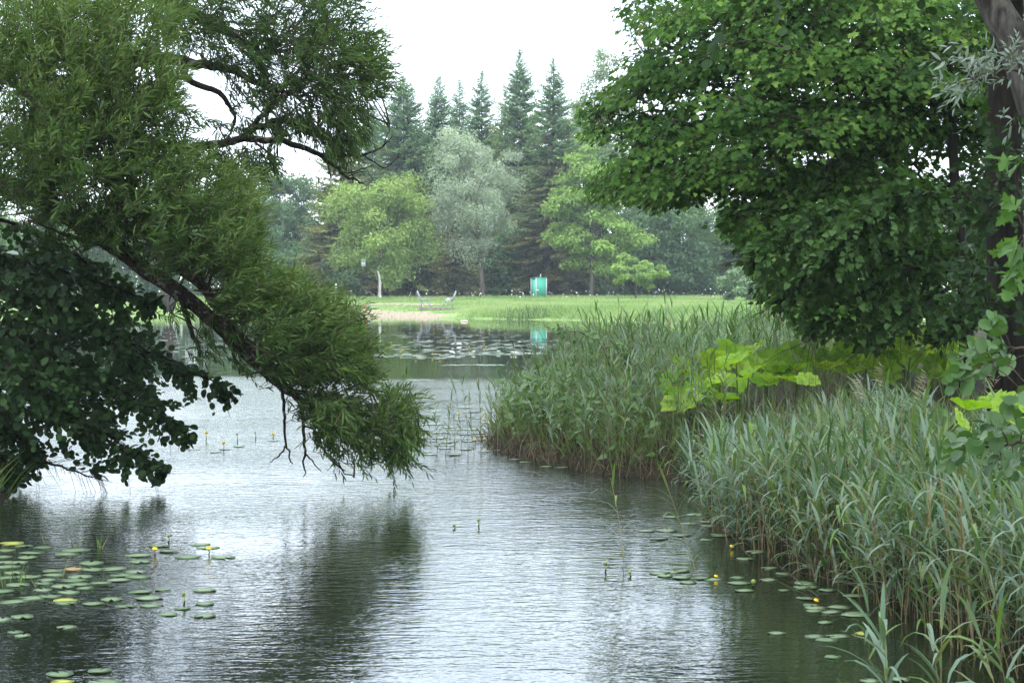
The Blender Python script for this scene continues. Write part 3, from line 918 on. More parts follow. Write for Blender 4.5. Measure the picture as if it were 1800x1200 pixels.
for sgn, ax_ in ((1, 'x'), (-1, 'x'), (1, 'y'), (-1, 'y')):
    if sgn == -1 and ax_ == 'x':
        continue                                        # that side carries the door
    b = MB()
    if ax_ == 'x':
        b.box(lp(sgn * S_ / 2, 0, Ht / 2), (0.04, S_ - 0.08, Ht), rz)
        for k in range(5):
            b.box(lp(sgn * (S_ / 2 + .025), -.4 + .2 * k, Ht / 2), (0.02, 0.05, Ht - .3), rz)
    else:
        b.box(lp(0, sgn * S_ / 2, Ht / 2), (S_ - 0.08, 0.04, Ht), rz)
        for k in range(5):
            b.box(lp(-.4 + .2 * k, sgn * (S_ / 2 + .025), Ht / 2), (0.05, 0.02, Ht - .3), rz)
    obj_mb('side_panel', b, M['toilet'], root)
b = MB(); b.box(lp(-S_ / 2 - .01, 0, Ht / 2 - .03), (0.05, S_ - .2, Ht - .16), rz)
door = obj_mb('door', b, M['toilet_door'], root)
b = MB(); b.box(lp(-S_ / 2 - .055, -.36, 1.02), (0.04, .05, .14), rz); obj_mb('handle', b, M['grey'], door)
b = MB(); b.box(lp(-S_ / 2 - .045, .02, 1.86), (0.016, .5, .2), rz); obj_mb('sign_plate', b, M['white'], door)
for a_, b_ in ((1, 1), (1, -1), (-1, 1), (-1, -1)):
    b = MB(); b.box(lp(a_ * S_ / 2, b_ * S_ / 2, Ht / 2 + .01), (0.09, 0.09, Ht + .02), rz)
    obj_mb('corner_post', b, M['grey'], root)
b = MB()
b.box(lp(0, 0, Ht + .05), (S_ + .1, S_ + .1, .06), rz)
v = [lp(-.5, -.5, Ht + .08), lp(.5, -.5, Ht + .08), lp(.5, .5, Ht + .08), lp(-.5, .5, Ht + .08), lp(0, -.35, Ht + .11), lp(0, .35, Ht + .11)]
b.add(v, [(0, 1, 4), (1, 2, 5, 4), (2, 3, 5), (3, 0, 4, 5)])
obj_mb('roof', b, M['toilet'], root)
b = MB(); b.tube([lp(.4, .4, Ht), lp(.4, .4, Ht + .45)], .045, 8); obj_mb('vent_pipe', b, M['grey'], root)

# low deck with two chairs
Yd = 79.0 * KY
dl, dr_ = at(737, 537, 79.0), at(798, 537, 79.0)
dcx = (dl[0] + dr_[0]) / 2
dz = float(ground_z((dl[0] + dr_[0]) / 2, Yd)) + 0.24
W = dr_[0] - dl[0]
deck = thing('wooden_deck', 'low weathered timber deck on short posts by the beach', 'deck', (dcx, Yd, float(ground_z(dcx, Yd))))
for k in range(11):
    b = MB(); b.box((dl[0] + (k + .5) * W / 11, Yd, dz - .02 + .004 * (k % 3)), (W / 11 - .02, 1.9, .045)); obj_mb('plank', b, M['wood'], deck)
b = MB(); b.box((dcx, Yd - .9, dz - .115), (W - .1, .06, .14)); obj_mb('beam', b, M['wood'], deck)
b = MB(); b.box((dcx, Yd + .9, dz - .115), (W - .1, .06, .14)); obj_mb('beam', b, M['wood'], deck)
gzd = float(ground_z(dcx, Yd))
for k in range(3):
    for yy_ in (-.86, .86):
        b = MB(); b.box((dl[0] + .15 + k * (W - .3) / 2, Yd + yy_, (dz - .19 + gzd - .15) / 2), (.1, .09, dz - .19 - gzd + .15)); obj_mb('post', b, M['wood'], deck)


def lounge_chair(label, x, face):
    """high-backed chair that looks along +x * face"""
    r_ = thing('lounge_chair', label, 'chair', (x, Yd, dz + .004), 'chairs on the deck')
    def pt(a, bb, c_):
        return np.array([x + a * face, Yd + bb, dz + .006 + c_])
    for bb in (-.27, .27):
        b = MB(); b.tube([pt(.62, bb, 0), pt(.40, bb, .46)], [.035, .035], 4); obj_mb('leg', b, M['chair'], r_)
        b = MB(); b.tube([pt(-.18, bb, 0), pt(-.10, bb, .46)], [.035, .035], 4); obj_mb('leg', b, M['chair'], r_)
        b = MB(); b.tube([pt(.46, bb * 1.15, .62), pt(-.30, bb * 1.15, .60)], [.04, .035], 4); obj_mb('armrest', b, M['chair'], r_)
    for k in range(5):
        b = MB(); b.box(pt(-.08 + .12 * k, 0, .47 + .012 * k), (.10, .58, .03)); obj_mb('seat_slat', b, M['chair'], r_)
    for k in range(4):
        yb = -.24 + .16 * k
        top_ = 1.16 if k in (1, 2) else 1.08
        b = MB()
        b.tube([pt(-.10, yb, .44), pt(-.28, yb, .80), pt(-.42, yb, top_)], [.062, .066, .060], 4)
        obj_mb('back_slat', b, M['chair'], r_)
    b = MB(); b.box(pt(-.44, -.20, 1.20), (.07, .20, .10)); obj_mb('headrest', b, M['white'], r_)  # headrests coloured white for the highlights along the top of the back
    b = MB(); b.box(pt(-.44, .20, 1.20), (.07, .20, .10)); obj_mb('headrest', b, M['white'], r_)


lounge_chair('grey high-backed chair on the left end of the deck', dl[0] + .30, 1)
lounge_chair('grey high-backed chair on the right end of the deck with a white cloth', dr_[0] - .30, -1)
b = MB()
cc_ = np.array([dr_[0] - .42, Yd, dz + .55])
th = np.linspace(0, 2 * PI, 11)[:-1]
rings = []
for rr_, zz_ in ((.23, -.03), (.24, .03), (.18, .10), (.08, .14)):
    rings.append(np.stack([cc_[0] + rr_ * np.cos(th) * (1 + .15 * np.sin(3 * th)), cc_[1] + rr_ * np.sin(th), cc_[2] + zz_ + .015 * np.sin(5 * th)], 1))
v = np.concatenate(rings + [cc_[None] + [[0, 0, .15]]])
fs = [(i * 10 + j, i * 10 + (j + 1) % 10, (i + 1) * 10 + (j + 1) % 10, (i + 1) * 10 + j) for i in range(3) for j in range(10)] + [(30 + j, 30 + (j + 1) % 10, 40) for j in range(10)]
b.add(v - cc_, fs)
thing('folded_cloth', 'bundled white cloth lying on the right deck chair', 'cloth', cc_, data=b.mesh('folded_cloth', M['white'], True))

# buoy, bucket, post, nest box
bp_ = on_water(816, 565.5)
prof = [(0, -.10), (.17, -.08), (.32, .0), (.36, .07), (.30, .15), (.14, .20), (0, .21)]
th = np.arange(14) * 2 * PI / 14
v = np.concatenate([np.stack([r_ * np.cos(th), r_ * np.sin(th), np.full(14, z_)], 1) for r_, z_ in prof])
fs = [(i * 14 + j, i * 14 + (j + 1) % 14, (i + 1) * 14 + (j + 1) % 14, (i + 1) * 14 + j) for i in range(len(prof) - 1) for j in range(14)]
root = thing('buoy', 'pink oval buoy floating off the beach', 'buoy', bp_)
b = MB(); b.add(v * [.66, .45, .5] + bp_, fs); obj_mb('float', b, M['pink'], root, True)
b = MB(); b.tube([bp_ + [0.24 * math.cos(t), 0.165 * math.sin(t), .035] for t in np.linspace(0, 2 * PI, 25)], .010, 5); obj_mb('rim_rope', b, M['white'], root)
kp = at(645, 547, 82.0)
kz = float(ground_z(kp[0], kp[1]))
root = thing('toy_bucket', 'small red bucket with a blue spade lying on the sand', 'bucket', (kp[0], kp[1], kz))
b = MB(); b.tube([(kp[0], kp[1], kz + .005), (kp[0], kp[1], kz + .2)], [.09, .12], 12); obj_mb('pail', b, M['red'], root)
b = MB(); b.box((kp[0] + .24, kp[1], kz + .12), (.12, .05, .2)); b.tube([(kp[0] + .24, kp[1], kz + .2), (kp[0] + .27, kp[1], kz + .4)], .02, 6); obj_mb('spade', b, M['blue'], root)
pp = at(590, 507, 98)
pz = float(ground_z(pp[0], pp[1]))
b = MB(); b.tube([(0, 0, -.1), (0.02, 0, 1.55), (0.02, 0, 1.6)], [.075, .07, .04], 8)
thing('white_post', 'white wooden post standing at the left wood edge', 'post', (pp[0], pp[1], pz), data=b.mesh('white_post', M['white']))
np_ = at(639, 463, 99.6)
root = thing('nest_box', 'pale wooden nest box hanging in the round yellow-green tree', 'nest box', np_)
b = MB(); b.box(np_, (.36, .32, .62)); obj_mb('box_body', b, M['grey'], root)
b = MB(); b.box(np_ + [0, -.03, .335], (.46, .46, .05), tilt=('X', rad(12))); obj_mb('box_roof', b, M['chair'], root)
b = MB(); b.tube([np_ + [0, -.159, .12], np_ + [0, -.168, .12]], .05, 10); obj_mb('dark_hole_disc', b, M['bark'], root)  # dark disc on the front paints the shade of an entrance hole
b = MB(); b.tube([np_ + [0.02, .19, -.5], np_ + [0.02, .19, .6]], .035, 5); obj_mb('hanging_pole', b, M['far_bark'], root)
# broken pale stem in front of the round tree
q0 = at(667, 512, 100.5); q0[2] = ground_z(q0[0], q0[1])
b = MB(); b.tube(smooth_path([q0 * 0, at(668, 500, 100.5) - q0, at(667, 486, 100.5) - q0, at(664, 476, 100.5) - q0], 3), np.linspace(.15, .09, 10), 7)
thing('birch_stump', 'pale broken birch stem before the round yellow-green tree', 'tree stump', q0, data=b.mesh('birch_stump', M['pale_bark'], True))
# grey boulder seen under the willow bough
rp = at(298, 519, 70)
zg = max(0.0, float(ground_z(rp[0], rp[1])))
th, ph = np.meshgrid(np.arange(12) * 2 * PI / 12, np.linspace(.15, PI - .3, 7))
rr_ = 1 + .18 * np.sin(3 * th + 2 * ph) + .1 * np.sin(5 * th)
v = np.stack([rr_ * np.sin(ph) * np.cos(th) * .55, rr_ * np.sin(ph) * np.sin(th) * .5, rr_ * np.cos(ph) * .95], -1).reshape(-1, 3)
fs = [(i * 12 + j, i * 12 + (j + 1) % 12, (i + 1) * 12 + (j + 1) % 12, (i + 1) * 12 + j) for i in range(6) for j in range(12)] + [tuple(range(12))[::-1]]
b = MB(); b.add(v, fs)
thing('boulder', 'upright grey boulder on the far left shore', 'boulder', (rp[0], rp[1], rp[2] - .2), data=b.mesh('boulder', M['grey_bark'], True))


# ------------------------------------------------------------------ near trees
def pixpath(pts):
    return np.array([at(*p) for p in pts])


def leaves_split(root, kind, tmpl, mats, pos, ax, sc, tint, want=300, part='leaf', front=None, name='foliage'):
    """the leaves that show largest become single parts, the others one part of 'stuff'"""
    n = len(pos)
    px, py = to_px(pos)
    inside = (px > 10) & (px < 1790) & (py > 10) & (py < 1190)
    score = np.where(inside, sc / pos[:, 1], 0) if front is None else np.where(inside, front, -1e9)
    order = np.argsort(-score)[:want]
    one = np.zeros(n, bool); one[order] = True
    me = leaf_mesh(kind, tmpl, mats[1])
    for i in order:
        link(part, me, root, mat_of(pos[i], ax[i], sc[i]))
    mb = MB()
    r_ = ~one
    mb.place(tmpl[0], tmpl[1], pos[r_], ax[r_], sc[r_], 0, tint[r_])
    link(name, mb.mesh(kind + '_' + name, mats[0]), root, kind='stuff')


class Leaves:
    def __init__(s):
        s.p, s.a, s.s, s.t = [], [], [], []

    def add(s, p, a, sc, t):
        s.p.append(p); s.a.append(a); s.s.append(sc); s.t.append(t)

    def get(s):
        return tuple(map(np.concatenate, (s.p, s.a, s.s, s.t)))


def twig_sprays(LV, TW, base, dirs, length, K, leaf, rng, tint0, droop=0.15, spread=0.75, twig_r=0.004, tube=True):
    """leafy twigs: alternate leaves along each twig, one at the tip"""
    T = len(base)
    d = norm(dirs)
    side = norm(np.cross(d, rng.normal(size=d.shape)))
    up2 = np.cross(d, side)
    t = np.linspace(0.12, 1.0, K)
    for j, u in enumerate(t):
        c = base + d * (length * u)[:, None] + np.array([0, 0, -1.0]) * (droop * length * u * u)[:, None]
        ang = j * 2.4 + rng.random(T) * 0.6
        out = side * np.cos(ang)[:, None] + up2 * np.sin(ang)[:, None]
        w = spread * (1 - 0.55 * u)
        ld = norm(d * (1 - 0.35 * w) + out * w + rng.normal(size=d.shape) * 0.12 + np.array([0, 0, -0.18]))
        nn = norm(np.array([0, -0.25, 0.8]) + rng.normal(size=d.shape) * 0.55 + out * 0.3)
        LV.add(c, frames(ld, nn), leaf * (0.7 + 0.5 * rng.random(T)) * (1.05 - 0.35 * u), np.clip(tint0 + 0.35 * u + 0.45 * (rng.random(T) - 0.5), 0, 1))  # tint rises along the twig: lit tips put into the leaf colour
    if tube and TW is not None:
        for i in range(T):
            L_ = length[i]
            pts = [base[i], base[i] + d[i] * L_ * .5 + np.array([0, 0, -droop * L_ * .25]), base[i] + d[i] * L_ + np.array([0, 0, -droop * L_])]
            TW.tube(pts, [twig_r, twig_r * .75, twig_r * .4], 3, 0, 0.5, cap=False)


# ---- the willow leaning in from the left
rng = np.random.default_rng(101)
D0 = 10.9
wbase = at(-330, 640, 12.0)
wz = float(ground_z(wbase[0], wbase[1]))
willow = thing('willow_tree', 'big willow leaning over the water from the left bank', 'tree', (wbase[0], wbase[1], wz))
tr = smooth_path([(wbase[0] - .1, wbase[1], wz - .3), at(-320, 520, 12), at(-300, 330, 12), at(-250, 130, 11.9), at(-170, -60, 11.8), at(-60, -260, 11.8)], 4)
b = MB(); b.tube(wobble(tr, .02), np.linspace(.36, .16, len(tr)), 12); link('trunk', b.mesh('willow_trunk', M['willow_bark'], True), willow)
LIMBS = [
    # main diagonal bough and its twin
    ([(-300, 330, 12.0), (-120, 300, 11.7), (60, 345, 11.3), (180, 420, 11.0), (262, 478, D0), (330, 525, D0), (390, 580, D0), (450, 640, D0), (505, 685, D0), (545, 725, D0), (585, 770, D0)],
     [.17, .15, .125, .10, .088, .085, .075, .066, .055, .035, .015]),
    ([(180, 300, 11.3), (250, 390, 11.0), (300, 455, 10.9), (352, 500, 10.8), (395, 560, 10.8), (440, 610, 10.8), (500, 660, 10.8)], [.07, .065, .06, .055, .05, .045, .03]),
    ([(440, 610, 10.8), (520, 625, 10.7), (600, 640, 10.7), (640, 668, 10.7), (655, 692, 10.7)], [.04, .035, .028, .018, .007]),
    ([(505, 685, D0), (560, 695, 10.8), (630, 710, 10.8), (690, 730, 10.8)], [.03, .024, .016, .006]),
    ([(497, 684, D0), (500, 715, D0), (501, 750, D0), (504, 785, D0), (515, 815, D0)], [.020, .018, .015, .012, .006]),
    ([(503, 783, D0), (490, 800, D0), (474, 812, D0)], [.011, .009, .005]),
    ([(528, 712, D0), (532, 760, D0), (536, 800, D0), (533, 838, D0)], [.022, .018, .013, .005]),
    ([(536, 795, D0), (548, 812, D0), (565, 828, D0)], [.010, .008, .004]),
    ([(548, 735, D0), (560, 780, D0), (590, 815, D0), (622, 838, D0)], [.018, .014, .010, .005]),
    ([(318, 520, D0), (330, 560, 10.8), (345, 600, 10.8), (352, 640, 10.8)], [.035, .03, .022, .01]),
    ([(395, 590, 10.9), (412, 625, 10.8), (430, 655, 10.8)], [.026, .018, .008]),
    # upper crown boughs
    ([(-250, 130, 11.9), (-60, -40, 12.2), (130, -60, 12.4), (250, -15, 12.4), (330, 20, 12.4), (395, 52, 12.3), (440, 85, 12.2), (480, 95, 12.2)], [.15, .13, .11, .085, .075, .06, .035, .015]),
    ([(60, 345, 11.3), (140, 180, 12.0), (230, 110, 12.3), (290, 103, 12.4), (345, 113, 12.4), (400, 122, 12.3), (460, 150, 12.2), (520, 170, 12.2)], [.10, .09, .075, .07, .065, .05, .03, .012]),
    ([(310, 105, 12.4), (340, 145, 12.3), (385, 163, 12.3), (410, 195, 12.3), (408, 228, 12.2), (395, 250, 12.2)], [.045, .04, .035, .02, .015, .008]),
    ([(140, 180, 12.0), (230, 230, 11.9), (300, 262, 11.9), (350, 258, 11.9), (400, 250, 11.9), (430, 243, 11.9), (480, 246, 11.9), (540, 262, 11.9), (575, 283, 11.9), (600, 303, 11.9), (628, 318, 11.9), (640, 322, 11.9)],
     [.07, .062, .055, .052, .05, .045, .040, .034, .026, .018, .012, .005]),
    ([(425, 244, 11.9), (455, 210, 11.9), (490, 175, 11.9), (520, 155, 12.0), (560, 140, 12.0)], [.036, .032, .026, .02, .008]),
    ([(445, 228, 11.9), (490, 212, 11.9), (530, 226, 11.9), (575, 243, 11.9), (625, 252, 11.9)], [.038, .036, .034, .03, .016]),
    ([(540, 264, 11.9), (590, 276, 11.9), (640, 273, 11.9), (672, 258, 11.9), (690, 238, 11.9)], [.022, .018, .014, .009, .004]),
    ([(672, 258, 11.9), (682, 232, 11.9), (687, 215, 11.9)], [.006, .005, .003]),
    ([(640, 273, 11.9), (672, 295, 11.9), (690, 285, 11.9), (702, 268, 11.9)], [.009, .007, .005, .003]),
    ([(600, 303, 11.9), (632, 300, 11.9), (660, 285, 11.9)], [.010, .008, .004]),
    ([(612, 310, 11.9), (640, 300, 11.9), (655, 315, 11.9)], [.007, .005, .003]),
    ([(440, 245, 11.9), (470, 268, 11.8), (500, 280, 11.8)], [.018, .014, .008]),
    ([(350, 258, 11.9), (330, 290, 11.5), (310, 330, 11.2)], [.03, .024, .015]),
    ([(-60, -40, 12.2), (150, -180, 12.6), (400, -220, 12.8), (600, -150, 12.6)], [.12, .10, .07, .03]),
    ([(60, 345, 11.3), (60, 200, 11.4), (90, 90, 11.4), (130, 0, 11.5), (150, -120, 11.6)], [.08, .07, .055, .04, .02]),
]
limb_pts = []
for pts, rr_ in LIMBS:
    p = smooth_path(pixpath(pts), 4)
    r2 = np.interp(np.linspace(0, 1, len(p)), np.linspace(0, 1, len(rr_)), rr_)
    p = wobble(p, 0.010)
    b = MB(); b.tube(p, r2, 7)
    link('limb', b.mesh('willow_limb', M['willow_bark'], True), willow)
    limb_pts.append(p)
ALLP = np.concatenate(limb_pts)
WC = [  # px x, y, rx, ry, depth, twigs, (direction dx, dup), tint (painted light: outer masses pale, inner ones dark)
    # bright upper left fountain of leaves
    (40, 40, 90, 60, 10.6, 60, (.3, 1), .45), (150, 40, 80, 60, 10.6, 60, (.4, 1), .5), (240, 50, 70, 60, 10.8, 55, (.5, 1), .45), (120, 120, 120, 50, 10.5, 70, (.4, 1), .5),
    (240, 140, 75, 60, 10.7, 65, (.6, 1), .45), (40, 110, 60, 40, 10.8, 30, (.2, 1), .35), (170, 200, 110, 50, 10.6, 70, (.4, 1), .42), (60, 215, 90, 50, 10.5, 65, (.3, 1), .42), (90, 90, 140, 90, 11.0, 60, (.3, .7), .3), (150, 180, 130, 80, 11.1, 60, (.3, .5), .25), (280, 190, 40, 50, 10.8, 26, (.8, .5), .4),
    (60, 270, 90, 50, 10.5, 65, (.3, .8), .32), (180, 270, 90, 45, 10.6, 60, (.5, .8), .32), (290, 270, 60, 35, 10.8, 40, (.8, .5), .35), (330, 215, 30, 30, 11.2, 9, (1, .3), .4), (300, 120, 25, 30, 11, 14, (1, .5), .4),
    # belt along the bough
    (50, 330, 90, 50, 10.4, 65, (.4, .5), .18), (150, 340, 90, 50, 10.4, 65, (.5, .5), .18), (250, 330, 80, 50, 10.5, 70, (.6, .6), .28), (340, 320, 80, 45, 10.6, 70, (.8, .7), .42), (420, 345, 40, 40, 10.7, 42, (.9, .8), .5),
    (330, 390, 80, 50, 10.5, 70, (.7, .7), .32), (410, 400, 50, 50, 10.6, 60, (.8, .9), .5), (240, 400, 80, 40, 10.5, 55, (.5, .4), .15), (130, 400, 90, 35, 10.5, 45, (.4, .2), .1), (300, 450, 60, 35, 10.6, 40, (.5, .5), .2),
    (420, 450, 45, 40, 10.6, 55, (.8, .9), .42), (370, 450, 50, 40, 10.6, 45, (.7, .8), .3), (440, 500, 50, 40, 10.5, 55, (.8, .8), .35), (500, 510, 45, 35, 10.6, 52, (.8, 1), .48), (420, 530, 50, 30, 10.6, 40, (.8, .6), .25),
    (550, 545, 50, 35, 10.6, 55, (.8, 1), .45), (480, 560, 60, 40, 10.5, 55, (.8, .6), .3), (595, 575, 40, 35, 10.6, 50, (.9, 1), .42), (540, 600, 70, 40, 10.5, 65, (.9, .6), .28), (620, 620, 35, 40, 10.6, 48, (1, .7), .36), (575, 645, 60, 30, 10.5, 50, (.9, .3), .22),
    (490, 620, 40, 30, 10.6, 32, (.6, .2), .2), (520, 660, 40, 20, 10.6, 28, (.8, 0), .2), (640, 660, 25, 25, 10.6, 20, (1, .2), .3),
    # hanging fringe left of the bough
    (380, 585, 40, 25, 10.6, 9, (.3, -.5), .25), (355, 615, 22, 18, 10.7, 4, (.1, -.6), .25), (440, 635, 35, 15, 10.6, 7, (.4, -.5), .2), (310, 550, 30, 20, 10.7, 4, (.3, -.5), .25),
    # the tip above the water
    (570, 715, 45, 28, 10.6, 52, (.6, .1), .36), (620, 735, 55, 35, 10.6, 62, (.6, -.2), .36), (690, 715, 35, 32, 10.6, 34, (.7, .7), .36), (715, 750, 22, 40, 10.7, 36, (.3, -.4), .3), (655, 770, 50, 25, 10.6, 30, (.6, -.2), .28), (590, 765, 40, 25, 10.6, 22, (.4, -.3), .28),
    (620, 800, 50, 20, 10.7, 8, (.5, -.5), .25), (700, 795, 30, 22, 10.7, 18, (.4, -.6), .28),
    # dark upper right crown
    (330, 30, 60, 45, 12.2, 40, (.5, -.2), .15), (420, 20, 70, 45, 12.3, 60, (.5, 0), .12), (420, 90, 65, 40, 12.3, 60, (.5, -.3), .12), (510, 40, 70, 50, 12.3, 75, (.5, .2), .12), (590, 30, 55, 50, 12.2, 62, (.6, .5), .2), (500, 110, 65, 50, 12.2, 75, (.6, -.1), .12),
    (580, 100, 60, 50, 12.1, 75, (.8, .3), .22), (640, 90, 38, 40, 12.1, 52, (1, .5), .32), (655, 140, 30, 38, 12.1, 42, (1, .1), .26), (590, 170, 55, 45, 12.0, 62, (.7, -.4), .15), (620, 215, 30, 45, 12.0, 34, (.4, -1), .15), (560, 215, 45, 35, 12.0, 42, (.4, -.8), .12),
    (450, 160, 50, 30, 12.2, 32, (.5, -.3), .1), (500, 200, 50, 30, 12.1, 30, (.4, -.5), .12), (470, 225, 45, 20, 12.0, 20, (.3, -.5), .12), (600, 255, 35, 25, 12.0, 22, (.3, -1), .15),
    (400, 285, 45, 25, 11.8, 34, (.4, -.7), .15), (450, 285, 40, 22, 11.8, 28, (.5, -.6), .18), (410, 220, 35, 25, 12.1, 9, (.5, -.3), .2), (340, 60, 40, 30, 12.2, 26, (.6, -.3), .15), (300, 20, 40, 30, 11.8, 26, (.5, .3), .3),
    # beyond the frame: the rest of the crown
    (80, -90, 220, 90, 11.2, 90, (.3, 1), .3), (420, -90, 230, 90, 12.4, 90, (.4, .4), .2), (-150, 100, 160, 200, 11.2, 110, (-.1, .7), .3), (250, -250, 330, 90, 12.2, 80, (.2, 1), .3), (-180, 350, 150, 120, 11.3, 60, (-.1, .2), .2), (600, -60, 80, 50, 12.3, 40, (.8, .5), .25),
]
LV, TW = Leaves(), MB()
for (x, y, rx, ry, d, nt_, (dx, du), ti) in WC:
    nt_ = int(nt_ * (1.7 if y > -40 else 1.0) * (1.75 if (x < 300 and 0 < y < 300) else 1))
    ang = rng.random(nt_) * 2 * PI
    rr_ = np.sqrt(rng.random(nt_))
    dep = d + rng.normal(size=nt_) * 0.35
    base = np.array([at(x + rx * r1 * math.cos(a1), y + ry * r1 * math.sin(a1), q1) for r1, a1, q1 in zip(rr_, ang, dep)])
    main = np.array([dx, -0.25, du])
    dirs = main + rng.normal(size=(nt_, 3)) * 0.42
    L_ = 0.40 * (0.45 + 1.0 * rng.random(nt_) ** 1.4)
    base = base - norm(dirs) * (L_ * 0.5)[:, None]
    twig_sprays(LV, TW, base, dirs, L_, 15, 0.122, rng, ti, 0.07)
    # branchlets from the nearest bough into the clump
    for k in range(max(2, nt_ // 12)):
        e_ = base[k]
        dist = np.linalg.norm(ALLP - e_, axis=1)
        s_ = ALLP[int(np.argmin(dist + rng.random(len(dist)) * 0.2))]
        if np.linalg.norm(e_ - s_) < 2.2:
            q_ = smooth_path([s_, (s_ + e_) / 2 + rng.normal(size=3) * .06, e_], 2)
            TW.tube(q_, np.linspace(.012, .005, len(q_)), 4, cap=False)
P_, A_, S_c, T_ = LV.get()
link('twigs', TW.mesh('willow_twigs', M['twig']), willow, kind='stuff')
leaves_split(willow, 'willow_leaf', T_WILLOW, (M['willow'], M['willow_one']), P_, A_, S_c, T_, 300)

# ---- the dark alder with round leaves under it
rng = np.random.default_rng(202)
abase = at(-210, 780, 11.6)
az_ = float(ground_z(abase[0], abase[1]))
alder = thing('alder_tree', 'dark alder with round leaves drooping over the left bank', 'tree', (abase[0], abase[1], az_))
tr = smooth_path([(abase[0], abase[1], az_ - .2), at(-200, 600, 11.5), at(-170, 420, 11.4), at(-150, 260, 11.4)], 4)
b = MB(); b.tube(wobble(tr, .015), np.linspace(.16, .07, len(tr)), 9); link('trunk', b.mesh('alder_trunk', M['bark'], True), alder)
AL = [
    [(-170, 420, 11.4), (-40, 440, 11.2), (90, 470, 11.1), (190, 500, 11.0), (270, 530, 11.0)],
    [(-180, 480, 11.4), (-20, 500, 11.2), (120, 545, 11.1), (230, 600, 11.0), (320, 645, 10.9), (400, 685, 10.9)],
    [(-190, 540, 11.4), (-20, 570, 11.2), (100, 620, 11.1), (200, 680, 11.0), (270, 720, 10.9), (325, 765, 10.9)],
    [(-190, 600, 11.4), (-30, 640, 11.2), (70, 700, 11.0), (150, 750, 11.0), (220, 795, 10.9), (280, 832, 10.9)],
    [(-200, 640, 11.4), (-50, 690, 11.2), (20, 750, 11.0), (60, 800, 11.0), (130, 828, 10.9), (180, 845, 10.9)],
    [(-200, 660, 11.4), (-70, 740, 11.0), (-10, 790, 10.8), (30, 840, 10.8)],
    [(-170, 420, 11.4), (-30, 380, 11.6), (80, 420, 11.7), (160, 470, 11.7), (210, 560, 11.7), (250, 640, 11.6)],
    [(-180, 470, 11.4), (0, 470, 11.8), (110, 520, 11.9), (190, 590, 11.9), (250, 680, 11.8)],
    [(-190, 560, 11.4), (0, 600, 11.7), (120, 660, 11.7), (180, 730, 11.7)],
    [(-190, 560, 11.4), (-60, 600, 10.6), (40, 660, 10.4), (110, 700, 10.4)],
]
LV, TW = Leaves(), MB()
for pts in AL:
    p = wobble(smooth_path(pixpath(pts), 6), 0.012)
    rr_ = np.linspace(.032, .004, len(p))
    b = MB(); b.tube(p, rr_, 6); link('limb', b.mesh('alder_limb', M['bark'], True), alder)
    n0 = len(p)
    tan = norm(np.gradient(p, axis=0))
    for i in range(3, n0):
        u = i / n0
        for _ in range(4):
            sd_ = norm(np.cross(tan[i], rng.normal(size=3)))
            dirs = (tan[i] * 0.75 + sd_ * 0.8 + np.array([0, 0, -.12]))[None]
            L_ = np.array([(0.50 - 0.22 * u) * (0.5 + 0.8 * rng.random())])
            if i > n0 - 3:
                L_ = L_ * .6
            twig_sprays(LV, TW, p[i][None] + rng.normal(size=(1, 3)) * 0.02, dirs, L_, 8, 0.098, rng, 0.12 + 0.35 * rng.random(), 0.12, 0.9, 0.0035)
# a denser heart of leaves close to the trunk
nn_ = 520
bx_ = rng.uniform(-180, 240, nn_); by_ = rng.uniform(420, 760, nn_)
ok = (by_ > 420) & (bx_ < 60 + 0.75 * (by_ - 420) * (by_ < 640) + (640 - 420) * .75 * (by_ >= 640) - 0.55 * np.maximum(by_ - 640, 0)) & ~((by_ > 760) & (bx_ > 20))
base = np.array([at(a_, c_, 11.3 + 0.35 * rng.normal()) for a_, c_ in zip(bx_[ok], by_[ok])])
twig_sprays(LV, TW, base, np.array([.7, -.2, -.25]) + rng.normal(size=base.shape) * .45, np.full(len(base), .42), 8, 0.10, rng, 0.15, 0.1, 0.9, 0.004)
P_, A_, S_c, T_ = LV.get()
APOLY = np.array([(-900, 300), (60, 405), (150, 430), (215, 490), (262, 515), (305, 560), (272, 590), (300, 620), (345, 648), (418, 690), (395, 714), (330, 715), (305, 738), (338, 768), (320, 787), (272, 777), (254, 797), (290, 828),
                  (272, 848), (215, 840), (150, 822), (100, 796), (75, 800), (62, 832), (30, 848), (-900, 860)])
lpx, lpy = to_px(P_)
keepw = (P_[:, 2] > 0.05) & in_poly_(lpx + rng.normal(size=len(lpx)) * 7, lpy + rng.normal(size=len(lpx)) * 6, APOLY)
P_, A_, S_c, T_ = P_[keepw], A_[keepw], S_c[keepw], T_[keepw]
link('twigs', TW.mesh('alder_twigs', M['twig']), alder, kind='stuff')
leaves_split(alder, 'alder_leaf', T_ROUND, (M['alder'], M['alder_one']), P_, A_, S_c, T_, 300)

M['pale_leaf'] = leaf_mat('pale leaf', [(0.16, 0.20, 0.17)], .2, per_object=True)
o = link('leaf', leaf_mesh('pale_alder_leaf', T_ROUND, M['pale_leaf']), alder, mat_of(at(10, 444, 9.6), frames(np.array([[1, -.2, -.1]]), np.array([[0.1, -.25, .95]]))[0], .13))
o['label'] = 'pale silvery leaf turned upside down'

